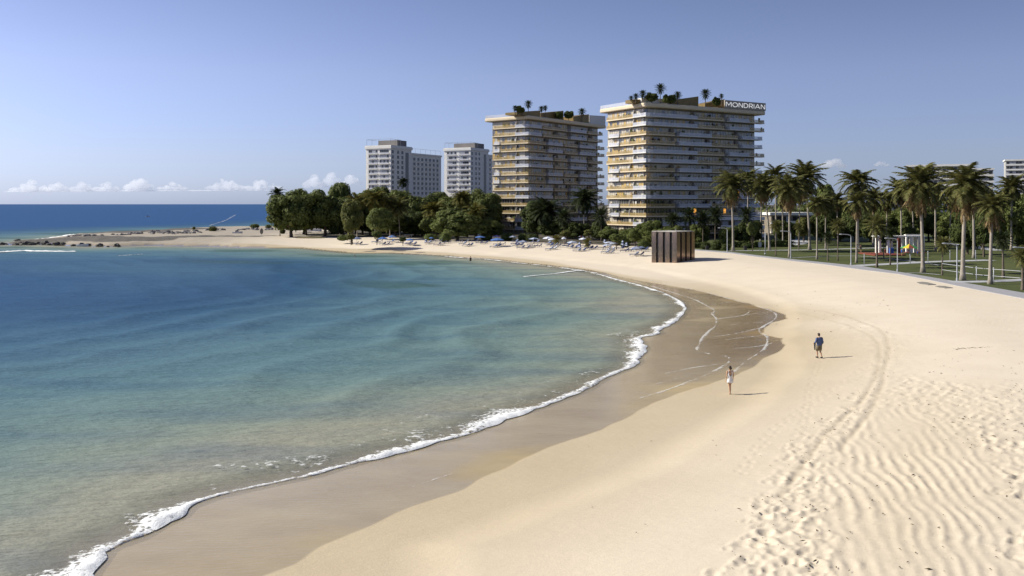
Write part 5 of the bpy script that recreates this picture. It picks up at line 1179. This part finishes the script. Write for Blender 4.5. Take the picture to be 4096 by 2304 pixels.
def woman():
    x_,y_,z_=atg(2920,1577); s_=1.0
    t=thing('person','person in a short white dress with dark pinned hair walking away barefoot','person',(x_,y_,z_),R(4))
    J=dict(head=(0,.01,1.565),neck=(0,0,1.42),shL=(-.165,0,1.36),shR=(.165,0,1.36),elL=(-.215,-.02,1.08),elR=(.205,.0,1.08),wrL=(-.235,.03,.85),wrR=(.20,.06,.86),
      hpL=(-.075,0,.87),hpR=(.075,0,.87),knL=(-.045,.0,.48),knR=(.05,.12,.50),anL=(-.035,-.10,.075),anR=(.045,-.02,.16),toeL=(-.04,.05,.022),toeR=(.05,.06,.03))
    J['anR']=(.05,.10,.09); J['toeR']=(.055,.26,.03)
    body(t,J,SKIN)
    mb=MB(); back=lambda a: -.20*math.exp(-((a-1.5*math.pi)/.55)**2)
    rg=[ringpts((0,0,1.27),.152,.112,24,back),ringpts((0,0,1.2),.152,.118,24,lambda a:.55*back(a)),ringpts((0,0,1.06),.128,.10,24,lambda a:.12*back(a)),ringpts((0,0,.98),.137,.11,24),ringpts((0,0,.88),.168,.135,24),ringpts((0,0,.78),.182,.15,24),ringpts((0,.005,.70),.19,.158,24,lambda a:.012*math.sin(5*a))]
    mb.rings(rg); d=solid(mb.build('dress',DRESS,t,True)); mb=MB()
    for sgn in (1,-1): mb.tube([(sgn*.10,.115,1.26),(sgn*.11,.06,1.42),(sgn*.105,-.03,1.435),(sgn*.10,-.115,1.24)],.012,6)
    mb.build('strap',DRESS,d)
    mb=MB(); mb.ell((0,-.012,1.60),(.088,.10,.10),0,14,10); mb.ell((.0,-.075,1.545),(.07,.05,.075),0,12,8); mb.ell((.05,-.11,1.56),(.05,.045,.055),0,12,8); mb.build('hair',HAIR,t,True)
woman()
def man():
    x_,y_,z_=atg(3277,1432)
    t=thing('person','person in a blue shirt and khaki shorts carrying a dark jacket, walking away','person',(x_,y_,z_),R(14))
    J=dict(head=(-.01,.05,1.64),neck=(0,0,1.49),shL=(-.195,0,1.42),shR=(.195,0,1.42),elL=(-.26,.02,1.13),elR=(.26,-.03,1.12),wrL=(-.27,.23,1.03),wrR=(.24,.05,.88),
      hpL=(-.095,0,.90),hpR=(.095,0,.90),knL=(-.10,.12,.50),knR=(.08,.02,.49),anL=(-.10,.05,.10),anR=(.075,-.20,.12),toeL=(-.11,.22,.035),toeR=(.085,-.06,.03))
    body(t,J,SKIN2,.012,'m')
    mb=MB(); mb.rings([ringpts((0,0,1.47),.075,.075),ringpts((0,0,1.44),.15,.095),ringpts((0,0,1.38),.20,.125),ringpts((0,0,1.25),.19,.14),ringpts((0,0,1.10),.178,.135),ringpts((0,0,.98),.185,.14),ringpts((0,0,.90),.192,.145)])
    for s_,el,wr in ((-1,(-.26,.02,1.13),(-.27,.20,1.04)),(1,(.26,-.03,1.12),(.245,.03,.94))):
        sh=Vector((s_*.18,0,1.42)); mb.tube([sh,Vector(el).lerp(sh,.5),el,Vector(el).lerp(Vector(wr),.55)],[.078,.068,.06,.052],12)
    sh=solid(mb.build('shirt',SHIRT,t,True)); mb=MB(); mb.tube([(-.05,.05,1.49),(0,-.06,1.5),(.05,.05,1.49)],.02,6); mb.build('collar',DRESS,sh)
    mb=MB(); mb.rings([ringpts((0,0,.95),.172,.13),ringpts((0,0,.88),.185,.145),ringpts((0,0,.80),.19,.15)])
    for s_,kn in ((-1,(-.10,.10,.53)),(1,(.082,.02,.53))): mb.tube([(s_*.09,0,.86),Vector((s_*.09,0,.86)).lerp(Vector(kn),.5),kn],[.115,.108,.105],14,0,False)
    solid(mb.build('shorts',SHORTS,t,True))
    mb=MB(); mb.ell((-.01,.035,1.685),(.088,.104,.088),0,14,10); mb.ell((-.01,.0,1.62),(.08,.075,.07),0,12,8); mb.build('hair',HAIR,t,True)
    for nm,an,to in (('shoe',(-.10,.05,.10),(-.11,.23,.04)),('shoe',(.075,-.20,.12),(.085,-.05,.035))):
        mb=MB(); a=Vector(an); b=Vector(to); mb.cap(a-Vector((0,.03,.035)),b,.05,.042,10); mb.build(nm,BLACK,t,True)
    # jacket over the forearm: a thing of its own
    R_=Matrix.Rotation(R(14),3,'Z'); off=R_@Vector((-.265,.14,0)); mb=MB()
    ring=[]
    for zz,rx,ry in ((1.09,.02,.04),(1.08,.05,.08),(1.0,.055,.09),(.85,.045,.08),(.68,.04,.065),(.58,.02,.045)): ring.append(ringpts((0,0,zz),rx,ry,12,lambda a:.02*math.sin(3*a)))
    mb.rings(ring,0,True); tag(mb.build('jacket',BLACK,None,True,(x_+off.x,y_+off.y,z_),R(14)),'dark jacket hanging over the walking person\'s forearm','jacket')
man()
def smallperson(px,py,z0,cloth,label,h=1.7,arms=0):
    x_,y_=at(px,py,max(z0,0)); global J_f
    t=thing('person',label,'person',(x_,y_,z0),random.uniform(-1,1)); t.scale=(h/1.7,)*3
    J=dict(head=(0,.01,1.585),neck=(0,0,1.44),shL=(-.17,0,1.38),shR=(.17,0,1.38),elL=(-.23,-.02,1.10),elR=(.22,.0,1.10),wrL=(-.25,.05,.87),wrR=(.22,.08,.88),hpL=(-.08,0,.88),hpR=(.08,0,.88),knL=(-.09,.05,.49),knR=(.09,0,.49),anL=(-.09,.0,.09),anR=(.09,-.08,.09),toeL=(-.1,.14,.03),toeR=(.1,.06,.03))
    body(t,J,SKIN2,.02); mb=MB(); mb.rings([ringpts((0,0,1.42),.13,.09),ringpts((0,0,1.3),.165,.125),ringpts((0,0,1.05),.14,.11),ringpts((0,0,.85),.17,.13),ringpts((0,0,.78),.175,.135)]); solid(mb.build('clothing',cloth,t,True))
    mb=MB(); mb.ell((0,-.012,1.62),(.09,.10,.10),0,12,8); mb.build('hair',HAIR,t,True)
smallperson(1882,1044,-.75,BLACK,'dark figure wading at the far waterline')
smallperson(1419,1027,-1.30,DRESS,'bather with only head and shoulders above the bay')
smallperson(3607,1024,PLAT+.03,BLUEM,'person in blue beside the playground columns',1.5); smallperson(3443,1012,PLAT+.03,BLACK,'person in black on the lawn left of the playground')
smallperson(3431,1011,PLAT+.03,DRESS,'person in pale top at the lawn\'s path left of the playground'); smallperson(3670,1026,PLAT+.03,BLUEM,'child in blue right of the playground parasol',1.2); smallperson(3541,1023,PLAT+.25,REDM,'person in red sitting area of the playground deck',1.4)

# ------------------------------------------------------------------ clouds
def cloudmat():
    m=bpy.data.materials.new('cloud_vapour'); m.use_nodes=True; nt=m.node_tree; nt.nodes.remove(nt.nodes['Principled BSDF'])
    v=N(nt,'ShaderNodeVolumePrincipled'); v.inputs['Color'].default_value=(.99,.99,1,1); v.inputs['Density'].default_value=.008; v.inputs['Anisotropy'].default_value=.2
    nt.links.new(v.outputs[0],nt.nodes['Material Output'].inputs['Volume']); return m
CLM=cloudmat(); tex=bpy.data.textures.new('cloud_noise','CLOUDS'); tex.noise_scale=45; tex.noise_depth=4
random.seed(15)
for i,(px,by,w,h,lb) in enumerate([(120,764,150,58,'heaped white cloud farthest out to sea'),(230,762,95,46,'small white cloud second from the seaward end'),(330,762,95,46,'puffy cloud left of the flat topped one'),(424,761,90,48,'rounded cloud beside the tallest cloud'),(553,757,110,66,'tallest towering cloud on the sea horizon'),(690,758,115,40,'low ragged cloud right of the tallest one'),(905,757,155,56,'wide double peaked cloud over the boat wake'),(1050,758,150,50,'faint cloud above the round seaward tree\'s left'),
   (1255,745,75,60,'tall faint cloud left of the white blocks'),(1328,742,75,64,'bright topped cloud over the feathery tree'),(1405,738,85,50,'cloud touching the first white block'),(3330,668,100,52,'single small cloud above the right hand palms'),(3525,662,60,24,'faint wisp of cloud right of the single small cloud'),
   (175,768,290,15,'long flat cloud bank under the seaward heaps'),(480,765,330,14,'long flat cloud bank under the tallest cloud'),(800,764,300,15,'flat thin cloud bank left of the boat wake'),(1010,763,240,16,'flat thin cloud bank beside the round seaward tree')]):
    Y=9000; k=Y/F; X=(px-2048)*k; zb=HC+(HY-by)*k; mb=MB(); W_=w*k; H_=h*k
    n=26
    for j in range(n):
        u=random.gauss(0,.22); u=max(-.45,min(.45,u)); top=H_*(1-abs(u*2)**1.5)*random.uniform(.35,.85); r=random.uniform(.09,.2)*H_*1.3
        mb.ell((u*W_,random.uniform(-.2,.2)*W_,max(r*.4,top-r)),(r*1.25,r*1.1,r),0,12,8)
    for j in range(6): mb.ell(((j/5-.5)*W_*.85,0,H_*.12),(W_*.14,W_*.1,H_*.14),0,12,8)
    o=mb.build('cloud',CLM,None,True,(X,Y,zb)); tag(o,lb,'cloud','small clouds over the horizon')
    r=o.modifiers.new('union','REMESH'); r.mode='VOXEL'; r.voxel_size=max(3.0,H_/34); r.use_smooth_shade=True
    dm=o.modifiers.new('billow','DISPLACE'); dm.texture=tex; dm.strength=H_*.16; dm.mid_level=.5
